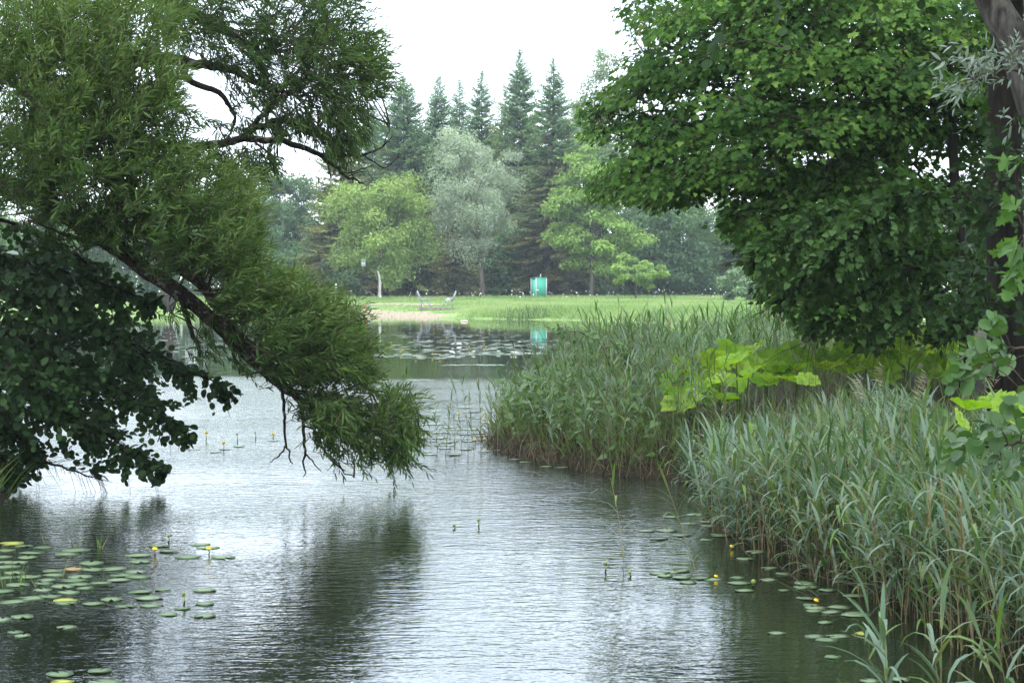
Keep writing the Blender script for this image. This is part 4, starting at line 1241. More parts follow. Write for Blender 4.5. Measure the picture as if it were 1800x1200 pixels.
# ---- the maple on the right bank
rng = np.random.default_rng(303)
mbase = at(1577, 628, 15.5)
mz = float(ground_z(mbase[0], mbase[1]))
maple = thing('maple_tree', 'broad green maple overhanging the right bank', 'tree', (mbase[0], mbase[1], mz))
tr = smooth_path([(mbase[0], mbase[1], mz - .2), (mbase[0], mbase[1], mz + 1.0), at(1572, 380, 15.5), at(1560, 150, 15.5), at(1540, -150, 15.5), at(1530, -420, 15.6)], 4)
b = MB(); b.tube(wobble(tr, .01), np.linspace(.17, .07, len(tr)), 10); link('trunk', b.mesh('maple_trunk', M['grey_bark'], True), maple)
MPOLY = np.array([(1150, -30), (1085, 15), (1110, 60), (1095, 130), (1055, 155), (1008, 180), (1030, 248), (1088, 240), (1080, 275), (1012, 312), (1050, 358), (1125, 355), (1165, 375), (1255, 345),
                  (1268, 385), (1290, 430), (1325, 475), (1335, 520), (1380, 540), (1410, 580), (1470, 600), (1530, 612), (1600, 590), (1660, 600), (1720, 570), (1760, 500), (1850, 480), (1850, -30)])


def in_poly(px, py, poly):
    ins = np.zeros(len(px), bool)
    for i in range(len(poly)):
        (ax, ay), (bx, by) = poly[i], poly[(i + 1) % len(poly)]
        c = ((ay > py) != (by > py))
        ins ^= c & (px < ax + (py - ay) * (bx - ax) / ((by - ay) if by != ay else 1e-9))
    return ins


cand = 9000
cx_ = rng.uniform(1000, 1850, cand); cy_ = rng.uniform(-30, 620, cand)
ok = in_poly(cx_, cy_, MPOLY)
# keep the spray centres a little inside the outline, thin out the dark interior at the lower right
ok &= in_poly(cx_ - 18, cy_, MPOLY) & in_poly(cx_ - 10, cy_ + 14, MPOLY)
ok &= ~((cx_ > 1150) & (cx_ < 1240) & (cy_ > 150) & (cy_ < 205) & (rng.random(cand) < .8))
inner = (cx_ > 1520) & (cy_ > 240)
ok &= ~(inner & (rng.random(cand) < 0.55))
ok &= rng.random(cand) < np.clip(.55 + .75 * np.sin(cy_ * .062 - cx_ * .012 + 1.3 * np.sin(cx_ * .017)) , .16, 1)
cx_, cy_ = cx_[ok][:720], cy_[ok][:720]
edge = np.clip((cx_ - 1030) / 500, 0, 1)
dep = 15.0 - 1.0 * np.sin(np.clip(edge, 0, 1) * PI * .6) + rng.normal(size=len(cx_)) * 0.5
dep = np.where((cx_ > 1520) & (cy_ > 240), dep + .8, dep)
SC = np.array([at(a_, c_, e_) for a_, c_, e_ in zip(cx_, cy_, dep)])
ARM = [(1030, 190), (1046, 232), (1034, 324), (1052, 338), (1042, 195), (1062, 214), (1082, 182), (1092, 226), (1112, 202), (1132, 160), (1056, 322), (1080, 330), (1104, 322), (1132, 330), (1162, 342), (1112, 288), (1142, 282), (1172, 300), (1202, 330), (1232, 322),
       (1112, 100), (1104, 40), (1142, 20), (1120, 130), (1150, 110), (1070, 190), (1120, 225), (1150, 240), (1180, 255), (1075, 318), (1210, 290), (1240, 280)]
SC = np.concatenate([SC, np.array([at(a_, c_, 14.9 + rng.normal() * .12) for a_, c_ in ARM])])
N_ARM = (len(SC) - len(ARM), len(SC))
# unseen upper and rear part of the crown (it shades the rest)
extra = 230
ex = np.stack([rng.uniform(1.0, 9.5, extra), rng.uniform(26.5, 31.5, extra), rng.uniform(2.2, 11.5, extra)], 1)
epx, epy = to_px(ex)
hull = ((ex[:, 0] - 5.6) / 4.6) ** 2 + ((ex[:, 1] - 31) / 4.6) ** 2 + ((ex[:, 2] - 5.5) / 6.2) ** 2 < 1
ok = hull & ((epy < -40) | ((epx > 1300) & (ex[:, 1] > 31) & (epy < 420)) | (epx > 1830))
SC = np.concatenate([SC, ex[ok]])
LV, TW = Leaves(), MB()
tmid = tr[6:]
LIMB = []
for k in range(26):
    e_ = SC[int(rng.integers(0, 420))]
    s_ = tmid[int(np.argmin(np.abs(tmid[:, 2] - (e_[2] + .1 * abs(e_[0] - mbase[0])))))]
    mid = s_ * .45 + e_ * .55 + np.array([0, 0, .35])
    p = wobble(smooth_path([s_, mid, e_], 6), .02)
    b = MB(); b.tube(p, np.linspace(.055, .012, len(p)), 6); link('limb', b.mesh('maple_limb', M['bark'], True), maple)
    LIMB.append(p)
for e_ in (at(1050, 205, 14.9), at(1062, 326, 14.9), at(1120, 110, 14.9), at(1200, 330, 14.9), at(1290, 450, 14.6), at(1150, 250, 14.9)):
    s_ = tmid[int(np.argmin(np.abs(tmid[:, 2] - (e_[2] + .2))))]
    p = wobble(smooth_path([s_, s_ * .5 + e_ * .5 + np.array([0, -.3, .12]), e_], 7), .025)
    b = MB(); b.tube(p, np.linspace(.05, .005, len(p)), 6); link('limb', b.mesh('maple_limb', M['bark'], True), maple)
    LIMB.append(p)
LP = np.concatenate(LIMB)
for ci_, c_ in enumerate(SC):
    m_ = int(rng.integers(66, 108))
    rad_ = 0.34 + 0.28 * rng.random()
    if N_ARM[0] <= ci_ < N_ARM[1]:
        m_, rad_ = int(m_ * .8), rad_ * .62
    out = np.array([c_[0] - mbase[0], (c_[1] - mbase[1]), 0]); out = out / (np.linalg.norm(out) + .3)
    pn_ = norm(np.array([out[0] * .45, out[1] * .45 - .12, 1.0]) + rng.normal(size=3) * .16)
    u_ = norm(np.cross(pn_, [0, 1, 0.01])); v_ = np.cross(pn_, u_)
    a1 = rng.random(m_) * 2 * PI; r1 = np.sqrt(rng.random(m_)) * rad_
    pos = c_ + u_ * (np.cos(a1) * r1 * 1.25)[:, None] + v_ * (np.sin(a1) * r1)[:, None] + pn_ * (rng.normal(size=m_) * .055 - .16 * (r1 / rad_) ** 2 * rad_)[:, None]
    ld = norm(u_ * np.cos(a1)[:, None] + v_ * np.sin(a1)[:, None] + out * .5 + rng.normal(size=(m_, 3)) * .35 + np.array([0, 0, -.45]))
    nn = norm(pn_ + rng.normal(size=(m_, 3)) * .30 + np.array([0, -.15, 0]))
    LV.add(pos, frames(ld, nn), 0.087 * (0.4 + 0.95 * rng.random(m_)), np.clip(0.08 + 0.55 * rng.random() + 0.5 * (rng.random(m_) - .4) + .25 * (r1 / rad_ - .5), 0, 1))  # leaves at the spray rim tinted paler as painted highlights
    s_ = LP[int(np.argmin(np.linalg.norm(LP - c_, axis=1)))]
    if np.linalg.norm(s_ - c_) < 1.0:
        TW.tube(smooth_path([s_, (s_ + c_) / 2 + rng.normal(size=3) * .05 + [0, 0, .06], c_], 2), np.linspace(.012, .005, 5), 4, cap=False)
    for j in range(4):
        TW.tube([c_, c_ * .5 + pos[j] * .5 + [0, 0, .02], pos[j]], [.005, .004, .002], 3, cap=False)
P_, A_, S_c, T_ = LV.get()
lpx, lpy = to_px(P_)
lpx = lpx + rng.normal(size=len(lpx)) * 11; lpy = lpy + rng.normal(size=len(lpy)) * 9
low = in_poly(lpx, lpy, MPOLY) | (lpy < -20) | (lpx > 1760)
P_, A_, S_c, T_ = P_[low], A_[low], S_c[low], T_[low]
link('twigs', TW.mesh('maple_twigs', M['twig']), maple, kind='stuff')
leaves_split(maple, 'maple_leaf', T_MAPLE, (M['maple'], M['maple_one']), P_, A_, S_c, T_, 300)

M['seed'] = leaf_mat('dry maple seeds', [(0.30, 0.20, 0.09), (0.42, 0.30, 0.15)], .3, tcol=(1, .9, .7))
b = MB(); r2 = np.random.default_rng(9); n_ = 14
b.place(T_NARROW[0], T_NARROW[1], r2.normal(size=(n_, 3)) * [.05, .04, .025], frames(r2.normal(size=(n_, 3)) * [1, 1, .6] + [0, 0, -.5], r2.normal(size=(n_, 3))), .045 + .03 * r2.random(n_), 0, r2.random(n_))
SEED = b.mesh('seed_cluster', M['seed'])
for (x, y) in [(1241, 292), (1262, 303), (1305, 391), (1318, 396), (1340, 392), (1448, 173), (1457, 170), (1130, 48), (1186, 322), (1356, 213), (1262, 280), (1372, 230), (1545, 300)]:
    p = at(x, y, 13.75)
    link('seed_cluster', SEED, maple, mat_of(p, np.eye(3), .8 + .5 * rng.random()))

# ---- the linden skirts under the maple (heart-shaped leaves hanging low)
rng = np.random.default_rng(313)
lb = at(1700, 640, 13.4)
lz = float(ground_z(lb[0], lb[1]))
linden = thing('linden_tree', 'linden with heart-shaped leaves hanging low under the maple', 'tree', (lb[0], lb[1], lz))
tr = smooth_path([(lb[0], lb[1], lz - .2), at(1692, 480, 13.4), at(1675, 250, 13.4), at(1665, 60, 13.5)], 4)
b = MB(); b.tube(wobble(tr, .01), np.linspace(.10, .04, len(tr)), 8); link('trunk', b.mesh('linden_trunk', M['bark'], True), linden)
LV, TW = Leaves(), MB()
LPL = [[(1692, 480, 13.4), (1600, 440, 13.0), (1480, 450, 12.8), (1400, 500, 12.7), (1360, 545, 12.7)], [(1690, 470, 13.4), (1620, 470, 12.8), (1520, 510, 12.6), (1450, 560, 12.6), (1420, 600, 12.6)],
       [(1685, 400, 13.4), (1600, 360, 12.8), (1480, 370, 12.6), (1390, 410, 12.5), (1335, 450, 12.5)], [(1692, 500, 13.4), (1640, 520, 12.8), (1580, 560, 12.6), (1540, 600, 12.6)],
       [(1692, 500, 13.4), (1720, 520, 12.9), (1690, 560, 12.7), (1650, 595, 12.7)], [(1685, 380, 13.4), (1640, 340, 12.6), (1560, 350, 12.4), (1500, 400, 12.3), (1470, 440, 12.3)],
       [(1680, 330, 13.4), (1740, 380, 12.8), (1760, 440, 12.7), (1750, 520, 12.7)]]
for pts in LPL:
    p = wobble(smooth_path(pixpath(pts), 6), 0.012)
    b = MB(); b.tube(p, np.linspace(.03, .004, len(p)), 6); link('limb', b.mesh('linden_limb', M['bark'], True), linden)
    tan = norm(np.gradient(p, axis=0))
    for i in range(4, len(p)):
        for _ in range(6):
            sd_ = norm(np.cross(tan[i], rng.normal(size=3)) * [1, 1, .45])
            twig_sprays(LV, TW, p[i][None], (tan[i] * .7 + sd_ * .9 + np.array([0, 0, -.3]))[None], np.array([.6 * (.5 + .7 * rng.random())]), 8, 0.115, rng, 0.1 + .35 * rng.random(), .2, .9, .0035)
P_, A_, S_c, T_ = LV.get()
lpx, lpy = to_px(P_)
lpx = lpx + rng.normal(size=len(lpx)) * 11; lpy = lpy + rng.normal(size=len(lpy)) * 9
low = in_poly(lpx, lpy, MPOLY) | (lpx > 1760)
P_, A_, S_c, T_ = P_[low], A_[low], S_c[low], T_[low]
link('twigs', TW.mesh('linden_twigs', M['twig']), linden, kind='stuff')
leaves_split(linden, 'linden_leaf', T_HEART, (M['linden'], M['linden_one']), P_, A_, S_c, T_, 250)

# ---- dark trunk at the right edge, leaning willow trunk above it
rng = np.random.default_rng(404)
db = at(1772, 705, 9.6)
dz_ = float(ground_z(db[0], db[1]))
dark = thing('dark_trunk_tree', 'tree with thick dark upright trunk at the right edge', 'tree', (db[0], db[1], dz_))
tr = smooth_path([(db[0] + .02, db[1], dz_ - .3), (db[0], db[1], dz_ + .25), at(1768, 480, 9.6), at(1764, 250, 9.6), at(1775, -50, 9.7), at(1790, -400, 9.8)], 5)
rr_ = np.interp(np.linspace(0, 1, len(tr)), [0, .12, .3, .6, 1], [.30, .22, .185, .165, .10])
b = MB(); b.tube(tr, rr_, 14); link('trunk', b.mesh('dark_trunk', M['bark'], True), dark)
LV = Leaves(); TW = MB()
for k in range(230):  # unseen overhead foliage, added toward the camera to shade the right bank
    c_ = np.array([rng.uniform(2.4, 9.0), rng.uniform(10, 23), rng.uniform(4.6, 8.4)])
    px_, py_ = to_px(c_)
    if py_[0] > -90 and px_[0] < 1860:
        continue
    base = c_ + rng.normal(size=(9, 3)) * .3
    twig_sprays(LV, TW, base, np.array([-.2, -.2, .1]) + rng.normal(size=base.shape), np.full(9, .55), 7, .13, rng, .3, .15, .8)
for (x, y) in [(1745, 225), (1782, 262), (1755, 330), (1728, 300), (1790, 345), (1738, 400), (1722, 470), (1768, 500), (1745, 555), (1795, 560), (1715, 380), (1700, 440), (1712, 540)]:
    base = np.array([at(x + 14 * rng.normal(), y + 16 * rng.normal(), 9.1 + .1 * rng.normal()) for _ in range(7)])
    twig_sprays(LV, TW, base, np.array([-.5, -.3, -.1]) + rng.normal(size=base.shape) * .6, np.full(7, .30), 7, .085, rng, .3 * rng.random(), .2, .9, .003)
P_, A_, S_c, T_ = LV.get()
mb = MB(); mb.place(T_ROUND[0], T_ROUND[1], P_, A_, S_c, 0, T_); link('foliage', mb.mesh('dark_tree_foliage', M['alder']), dark, kind='stuff')
link('twigs', TW.mesh('dark_tree_twigs', M['twig']), dark, kind='stuff')

lw = np.array([4.6, 13.2, float(ground_z(4.6, 13.2))])
lean = thing('leaning_willow', 'grey-barked willow leaning in from the top right corner with silvery leaves', 'tree', lw)
tr = smooth_path([lw - [0, 0, .3], (4.45, 13.2, 1.6), (4.15, 13.3, 2.9), at(1850, 215, 6.7), at(1800, 120, 6.75), at(1748, 10, 6.8), at(1700, -90, 6.8), at(1640, -250, 6.9)], 5)
rr_ = np.interp(np.linspace(0, 1, len(tr)), [0, .3, .6, 1], [.19, .145, .115, .08])
b = MB(); b.tube(wobble(tr, .008), rr_, 14); link('trunk', b.mesh('leaning_trunk', M['grey_bark'], True), lean)
LV, TW = Leaves(), MB()
M['silver_one'] = leaf_mat('silvery willow leaf', [(0.11, 0.15, 0.11), (0.17, 0.215, 0.17), (0.22, 0.26, 0.22)], .3, tcol=(1.1, 1.2, .7), rough=.45, per_object=True)
M['silver_many'] = leaf_mat('silvery willow leaf mass', [(0.11, 0.15, 0.11), (0.17, 0.215, 0.17), (0.22, 0.26, 0.22)], .3, tcol=(1.1, 1.2, .7), rough=.45)
p = smooth_path(pixpath([(1840, 190, 6.7), (1800, 130, 6.4), (1750, 125, 6.2), (1700, 140, 6.1), (1670, 155, 6.1)]), 5)
b = MB(); b.tube(p, np.linspace(.012, .003, len(p)), 5); link('limb', b.mesh('silver_limb', M['twig']), lean)
for (x, y, rx, ry, d, nt_) in [(1700, 115, 35, 25, 6.1, 9), (1750, 110, 45, 25, 6.2, 12), (1700, 150, 35, 20, 6.1, 9), (1790, 100, 30, 20, 6.2, 8), (1760, 135, 30, 15, 6.2, 6), (1660, 85, 160, 40, 6.6, 0), (1780, 200, 25, 12, 6.2, 3)]:
    if not nt_:
        continue
    base = np.array([at(x + rx * rng.normal() * .6, y + ry * rng.normal() * .6, d + rng.normal() * .1) for _ in range(nt_)])
    twig_sprays(LV, TW, base, np.array([-.6, -.1, .15]) + rng.normal(size=base.shape) * .5, np.full(nt_, .16), 7, .085, rng, .4, .2, .8, .002)
P_, A_, S_c, T_ = LV.get()
link('twigs', TW.mesh('silver_twigs', M['twig']), lean, kind='stuff')
TW_W = (T_WILLOW[0] * np.array([1, 1.35, 1]), T_WILLOW[1])
leaves_split(lean, 'silver_leaf', TW_W, (M['silver_many'], M['silver_one']), P_, A_, S_c, T_, 290)


# ------------------------------------------------------------------ reeds
def reed_leaf(e0, e1, segs=5):
    """strip of unit length: rises at angle e0, ends at angle e1"""
    p = np.zeros((segs + 1, 2))
    for i in range(segs):
        a_ = e0 + (e1 - e0) * ((i + .5) / segs) ** 1.2
        p[i + 1] = p[i] + np.array([math.cos(a_), math.sin(a_)]) / segs
    t = np.linspace(0, 1, segs + 1)
    w = np.interp(t, [0, .12, .4, .75, 1], [.5, .85, 1, .65, .02]) * .5
    v = np.zeros((2 * (segs + 1), 3))
    v[0::2] = np.stack([p[:, 0], w, p[:, 1]], 1)
    v[1::2] = np.stack([p[:, 0], -w, p[:, 1]], 1)
    f = [(2 * i, 2 * i + 1, 2 * i + 3, 2 * i + 2) for i in range(segs)]
    return v, f


RL = [reed_leaf(rad(a_), rad(b_)) for a_, b_ in ((62, 10), (58, -45), (50, -70), (72, 35))]
RL_ME = []
for k, (v, f) in enumerate(RL):
    b = MB(); b.add(v, f); RL_ME.append(b.mesh('reed_blade', M['reed_one']))
VAR = []
rng = np.random.default_rng(505)
for k in range(7):
    Hh = 1.0
    bend = np.array([rng.normal() * .07 - .05, rng.normal() * .05, 0])
    tpt = np.linspace(0, 1, 6)
    sp = np.stack([bend[0] * tpt ** 2, bend[1] * tpt ** 2, tpt], 1)
    sb = MB(); sb.tube(sp, np.linspace(.0045, .002, 6), 4, cap=False)
    lv = []
    nl = int(rng.integers(8, 11))
    for j in range(nl):
        u = 0.22 + 0.78 * (j + .2 * rng.random()) / nl
        az = PI + rng.normal() * 1.15 if rng.random() < .7 else rng.random() * 2 * PI
        L = (0.27 + .14 * rng.random()) * (1.1 - .35 * abs(u - .6))
        w = .017 + .014 * rng.random()
        typ = 3 if j == nl - 1 else int(rng.integers(0, 3))
        ax = np.array([[math.cos(az), math.sin(az), 0], [-math.sin(az), math.cos(az), 0], [0, 0, 1]])
        pos = np.array([np.interp(u, tpt, sp[:, 0]), np.interp(u, tpt, sp[:, 1]), u])
        lv.append((typ, pos, ax, np.array([L, w, L])))
    VAR.append((sb.mesh('reed_stem', M['reed_stem']), lv, sp))


def plume_mesh():
    b = MB(); r2 = np.random.default_rng(3)
    n_ = 26
    t = r2.random(n_)
    pos = np.stack([-.03 * t, .0 * t, .20 * (1 - t)], 1)
    dirs = np.stack([-.8 + r2.normal(size=n_) * .5, r2.normal(size=n_) * .5, .3 + r2.normal(size=n_) * .3], 1)
    b.place(T_NARROW[0], T_NARROW[1], pos, frames(dirs, r2.normal(size=(n_, 3))), np.stack([.07 + .07 * r2.random(n_), np.full(n_, .025), np.full(n_, .05)], 1), 0, r2.random(n_))
    return b.mesh('reed_plume', M['plume'])


PLUME = plume_mesh()


def one_reed(p, h, rz, k, label, group, plume=False, sc=1.0):
    o = thing('reed', label, 'reed', p, group)
    o.rotation_euler = (random.gauss(0, .09), random.gauss(-.05, .11), rz)
    sm, lv, sp = VAR[k]
    s_ = bpy.data.objects.new('stem', sm); S.collection.objects.link(s_); s_.parent = o; s_.scale = (h, h, h)
    for typ, pos, ax, sz in lv:
        l_ = bpy.data.objects.new('leaf', RL_ME[typ]); S.collection.objects.link(l_); l_.parent = o
        l_.matrix_basis = mat_of(pos * h, ax, sz * sc)
    if plume:
        q_ = bpy.data.objects.new('plume', PLUME); S.collection.objects.link(q_); q_.parent = o
        q_.location = Vector([float(w_) for w_ in sp[-1] * h]) - Vector((0, 0, .04))
    return o


def many_reeds(mb, P, h, rz, kk, mat_leaf=0, mat_stem=1, sc=1.0, rng=R):
    for k in range(len(VAR)):
        s_ = kk == k
        if not s_.any():
            continue
        p, hh_, rr2 = P[s_], h[s_], rz[s_]
        c, s2 = np.cos(rr2), np.sin(rr2)
        z0 = np.zeros_like(c)
        rot = np.stack([np.stack([c, s2, z0], 1), np.stack([-s2, c, z0], 1), np.stack([z0 + rng.normal(size=len(p)) * .12, z0 + rng.normal(size=len(p)) * .10, z0 + 1], 1)], 1)
        _, lv, sp = VAR[k]
        stv = []
        for i in range(0, 6):
            for q_ in range(3):
                a_ = q_ * 2 * PI / 3
                stv.append(sp[i] + np.array([math.cos(a_), math.sin(a_), 0]) * (.0045 - .0028 * i / 5))
        stf = [(i * 3 + q_, i * 3 + (q_ + 1) % 3, i * 3 + 3 + (q_ + 1) % 3, i * 3 + 3 + q_) for i in range(5) for q_ in range(3)]
        mb.place(np.array(stv), stf, p, rot, hh_, mat_stem)
        base_t = rng.random(len(p))
        for typ, pos, ax, sz in lv:
            v, f = RL[typ]
            vv = (v * sz * sc) @ ax
            rel = p + np.einsum('k,nkj->nj', pos, rot) * hh_[:, None]
            mb.place(vv, f, rel, rot, np.ones(len(p)), mat_leaf, np.clip(base_t * .55 + .45 * rng.random(len(p)), 0, 1))


# front bed: along the right shore
rng = np.random.default_rng(606)
edge_pts = np.array([(3.35, 4.9), (3.15, 5.7), (2.95, 6.4), (2.62, 7.5), (2.3, 8.4), (2.1, 9.2), (2.2, 9.9), (2.42, 10.9), (2.2, 11.6)]) * np.array([1, KY])
seg = np.linalg.norm(np.diff(edge_pts, axis=0), axis=1)
cum = np.concatenate([[0], np.cumsum(seg)])


def along(n, lo, hi, rng):
    t = rng.random(n) * cum[-1]
    x = np.interp(t, cum, edge_pts[:, 0]); y = np.interp(t, cum, edge_pts[:, 1])
    off = lo + (hi - lo) * rng.random(n) ** 1.15
    return np.stack([x + off, y + off * .28], 1)


A1 = along(1600, -0.28, 2.1, rng)
zA = np.maximum(ground_z(A1[:, 0], A1[:, 1]), -.25)
topA = np.interp(A1[:, 1], [10, 13, 16, 18, 19.5, 23], [1.12, 1.15, 1.1, .92, .8, .72]) * (.55 + .50 * rng.random(len(A1)) ** .8) * (.88 + .14 * np.sin(A1[:, 1] * 1.7 + 2 * np.sin(A1[:, 0] * 2.1)))
hA = np.maximum(topA - zA, .38)
PA = np.column_stack([A1, zA])
# promontory reeds (left bed) and the darker bed behind
nB = 800
B1 = np.stack([rng.uniform(-.55, 2.6, nB), rng.uniform(23.5, 34, nB)], 1)
sB = shore_dist(B1[:, 0], B1[:, 1])
B1 = B1[(sB > -.12) & (sB < 2.2) & (rng.random(len(B1)) < np.clip(.25 + (B1[:, 0] + .2) * .7 + .35 * np.sin(B1[:, 0] * 5 + B1[:, 1] * 1.1), .12, 1))]
zB = np.maximum(ground_z(B1[:, 0], B1[:, 1]), -.25)
hB = 0.42 + .45 * rng.random(len(B1)) + .42 * np.clip((B1[:, 0] + .3) / 1.4, 0, 1)
hB = hB + np.where(rng.random(len(B1)) < .10, .35 * rng.random(len(B1)), 0)
PB = np.column_stack([B1, zB])
nC = 1500
C1 = np.stack([rng.uniform(1.0, 10.5, nC), rng.uniform(30, 60, nC)], 1)
sC = shore_dist(C1[:, 0], C1[:, 1])
kC = (sC > -.2) & (sC < 5.2) & ~((C1[:, 1] < 34.4) & (C1[:, 0] > 4.6))
C1 = C1[kC]
zC = np.maximum(ground_z(C1[:, 0], C1[:, 1]), -.2)
hC = .62 + .55 * rng.random(len(C1)) ** .8
hC = hC + np.where(rng.random(len(C1)) < .08, .35 * rng.random(len(C1)), 0)
PC = np.column_stack([C1, zC])

front_order = np.argsort(PA[:, 1] * .5 + PA[:, 0] * 0.8)
pxA, pyA = to_px(PA + np.array([0, 0, .7]))
vis = (pxA > 0) & (pxA < 1815)
front_order = [i for i in front_order if vis[i]]
ind = front_order[:268]
rest = np.array([i for i in range(len(PA)) if i not in set(ind)])
rzA = rng.normal(0, .7, len(PA)); kkA = rng.integers(0, len(VAR), len(PA))
for i in ind:
    lab, grp_ = [('blue-green reed at the far end of the front bed, toward the butterbur row', 'reeds at the far end of the front bed'), ('blue-green reed in the middle of the front bed, above the drifting pads', 'reeds in the middle of the front bed'),
                 ('blue-green reed at the near end of the front bed, by the right frame edge', 'reeds at the near end of the front bed')][int(pxA[i] > 1470) + int(pxA[i] > 1650)]
    one_reed(PA[i], float(hA[i]), float(rzA[i]), int(kkA[i]), lab, grp_)
mb = MB()
many_reeds(mb, PA[rest], hA[rest], rzA[rest], kkA[rest], 0, 1, 1.0, rng)
link('reed_bed', mb.mesh('reed_bed', [M['reed'], M['reed_stem']]), kind='stuff')
mb = MB()
gB = rng.random(len(PB)) < .6
many_reeds(mb, PB[gB], hB[gB], rng.normal(0, .9, gB.sum()), rng.integers(0, len(VAR), gB.sum()), 1, 2, .72, rng)
many_reeds(mb, PB[~gB], hB[~gB], rng.normal(0, .9, (~gB).sum()), rng.integers(0, len(VAR), (~gB).sum()), 0, 2, .8, rng)
many_reeds(mb, PC, hC, rng.normal(0, .9, len(PC)), rng.integers(0, len(VAR), len(PC)), 1, 2, 1.0, rng)
link('reed_bed', mb.mesh('reed_bed', [M['reed'], M['reed_green'], M['reed_stem']]), kind='stuff')

# single reeds standing out in the open water
one_reed(on_water(1097, 1003) - [0, 0, .12], .84, .5, 2, 'lone reed standing in open water, nearest the middle of the lake', None, sc=.8)
one_reed(on_water(1229, 1000) - [0, 0, .12], .82, -.4, 4, 'lone reed in open water between the lone outer reed and the front bed', None, sc=.8)
for k, (x, y, h) in enumerate([(782, 803, 1.15), (800, 798, .85), (822, 806, 1.2), (836, 800, .9), (770, 792, .7), (846, 795, 1.25), (812, 790, 1.0), (862, 800, .95), (792, 785, .6), (875, 798, 1.1)]):
    one_reed(on_water(x, y) - [0, 0, .15], h, rng.normal() * .9, k % 7, 'thin reed standing in the shallow water left of the reedy point', 'sparse reeds left of the point', sc=.75)
for k, (x, y, d, h) in enumerate([(1650, 1230, 4.9, .84), (1662, 1250, 4.85, .7), (1563, 1240, 5.0, .66), (1575, 1235, 5.0, .58), (1790, 1260, 4.6, .8), (1802, 1250, 4.7, .7), (1525, 1150, 6.0, .42)]):
    q_ = at(x, y, d)
    one_reed((q_[0], q_[1], -.1), h, rng.normal() * .6, (k * 2 + 1) % 7, ['reed with wide leaves at the bottom, left of the bottom right corner', 'short reed at the bottom edge, left of the taller pair', 'reed with wide leaves in the bottom right corner', 'small low reed standing among the pads before the front bed'][0 if x in (1650, 1662) else (1 if x in (1563, 1575) else (2 if x > 1700 else 3))], 'foreground reeds at the bottom right')
for k, (x, y, d) in enumerate([(1560, 690, 9.6), (1595, 668, 9.9), (1625, 700, 9.2), (1650, 688, 9.4), (1683, 662, 9.5), (1748, 690, 8.3)]):
    q_ = at(x, y, d)
    zg = float(ground_z(q_[0], q_[1]))
    one_reed((q_[0], q_[1], zg), float(q_[2] - zg), .2 * k, k % 7, 'reed with a drooping straw-coloured plume above the front bed', 'plumed reeds', plume=True)

# dead straw stalks at the foot of the beds, and arching dead grass on the bank face
rng = np.random.default_rng(707)
mb = MB()
st = np.array([(0, .5, 0), (0, -.5, 0), (.55, .4, .0), (.55, -.4, .0), (1, 0, -.0)])
sf = [(0, 1, 3, 2), (2, 3, 4)]
D1 = along(1100, -.30, 1.4, rng)
zD = np.maximum(ground_z(D1[:, 0], D1[:, 1]), -.2)
dirs = np.stack([rng.normal(size=len(D1)) * .16, rng.normal(size=len(D1)) * .16, np.ones(len(D1))], 1)
tl = rng.random(len(D1)) < .10
dirs[tl] += np.stack([rng.normal(size=tl.sum()) * 1.6, rng.normal(size=tl.sum()) * .6, np.zeros(tl.sum())], 1)
hD = .5 + .6 * rng.random(len(D1))
mb.place(st, sf, np.column_stack([D1, zD]), frames(dirs, np.array([0, -1.0, 0]) + rng.normal(size=dirs.shape) * .3), np.stack([hD, np.full(len(D1), .007), hD], 1), 0)
nE = 6500
E1 = np.stack([rng.uniform(-.5, 3.2, nE), rng.uniform(22.5, 30, nE)], 1)
sE = shore_dist(E1[:, 0], E1[:, 1])
E1 = E1[(sE > -.12) & (sE < .75)]
zE = np.maximum(ground_z(E1[:, 0], E1[:, 1]), -.05)
dirs = np.stack([-.15 + rng.normal(size=len(E1)) * .5, -.35 + rng.normal(size=len(E1)) * .5, np.ones(len(E1)) * .9], 1)
hE = .12 + .36 * rng.random(len(E1)) ** 1.5
T = (np.array([(0, .5, 0), (0, -.5, 0), (.5, .45, .08), (.5, -.45, .08), (1, 0, -.12)]), sf)
mb.place(T[0], T[1], np.column_stack([E1, zE]), frames(dirs, np.array([0, -.6, 1]) + rng.normal(size=dirs.shape) * .3), np.stack([hE, np.full(len(E1), .009), hE], 1), 0, rng.random(len(E1)) * .8)
link('dead_straw', mb.mesh('dead_straw', M['dead']), kind='stuff')

# green grass and herbs on the near banks
mb = MB()
n = 30000
gx_ = rng.uniform(-.5, 9, n); gy_ = rng.uniform(9, 42, n)
s_ = shore_dist(gx_, gy_)
ok = (s_ > .1) & (s_ < 6) & ~((gx_ > 1.9) & (gy_ > 22.3) & (gy_ < 31) & (rng.random(n) < .85))
gx_, gy_ = gx_[ok], gy_[ok]
blades(len(gx_), (gx_, gy_), .25 + .4 * rng.random(len(gx_)), .010 + .008 * rng.random(len(gx_)), 0, mb, .6, rng.random(len(gx_)), rng)
n = 2500
gx_ = rng.uniform(-8, -4.9, n); gy_ = rng.uniform(16, 26, n)
ok = (shore_dist(gx_, gy_) > .0)
gx_, gy_ = gx_[ok], gy_[ok]
blades(len(gx_), (gx_, gy_), .25 + .3 * rng.random(len(gx_)), .009 + .006 * rng.random(len(gx_)), 0, mb, .7, rng.random(len(gx_)), rng, (.3, -.2, 0))
link('bank_grass', mb.mesh('bank_grass', M['grass']), kind='stuff')
mb = MB()
n = 7000
hx = rng.uniform(-.3, 4.2, n); hy = rng.uniform(11, 34, n)
s_ = shore_dist(hx, hy)
ok = (s_ > .12) & (s_ < 2.6) & ~((hx > 1.75) & (hy > 22))
hx, hy = hx[ok], hy[ok]
hz_ = ground_z(hx, hy) + .1 + .55 * rng.random(len(hx)) * np.where(hy > 23, 1.2, .8)
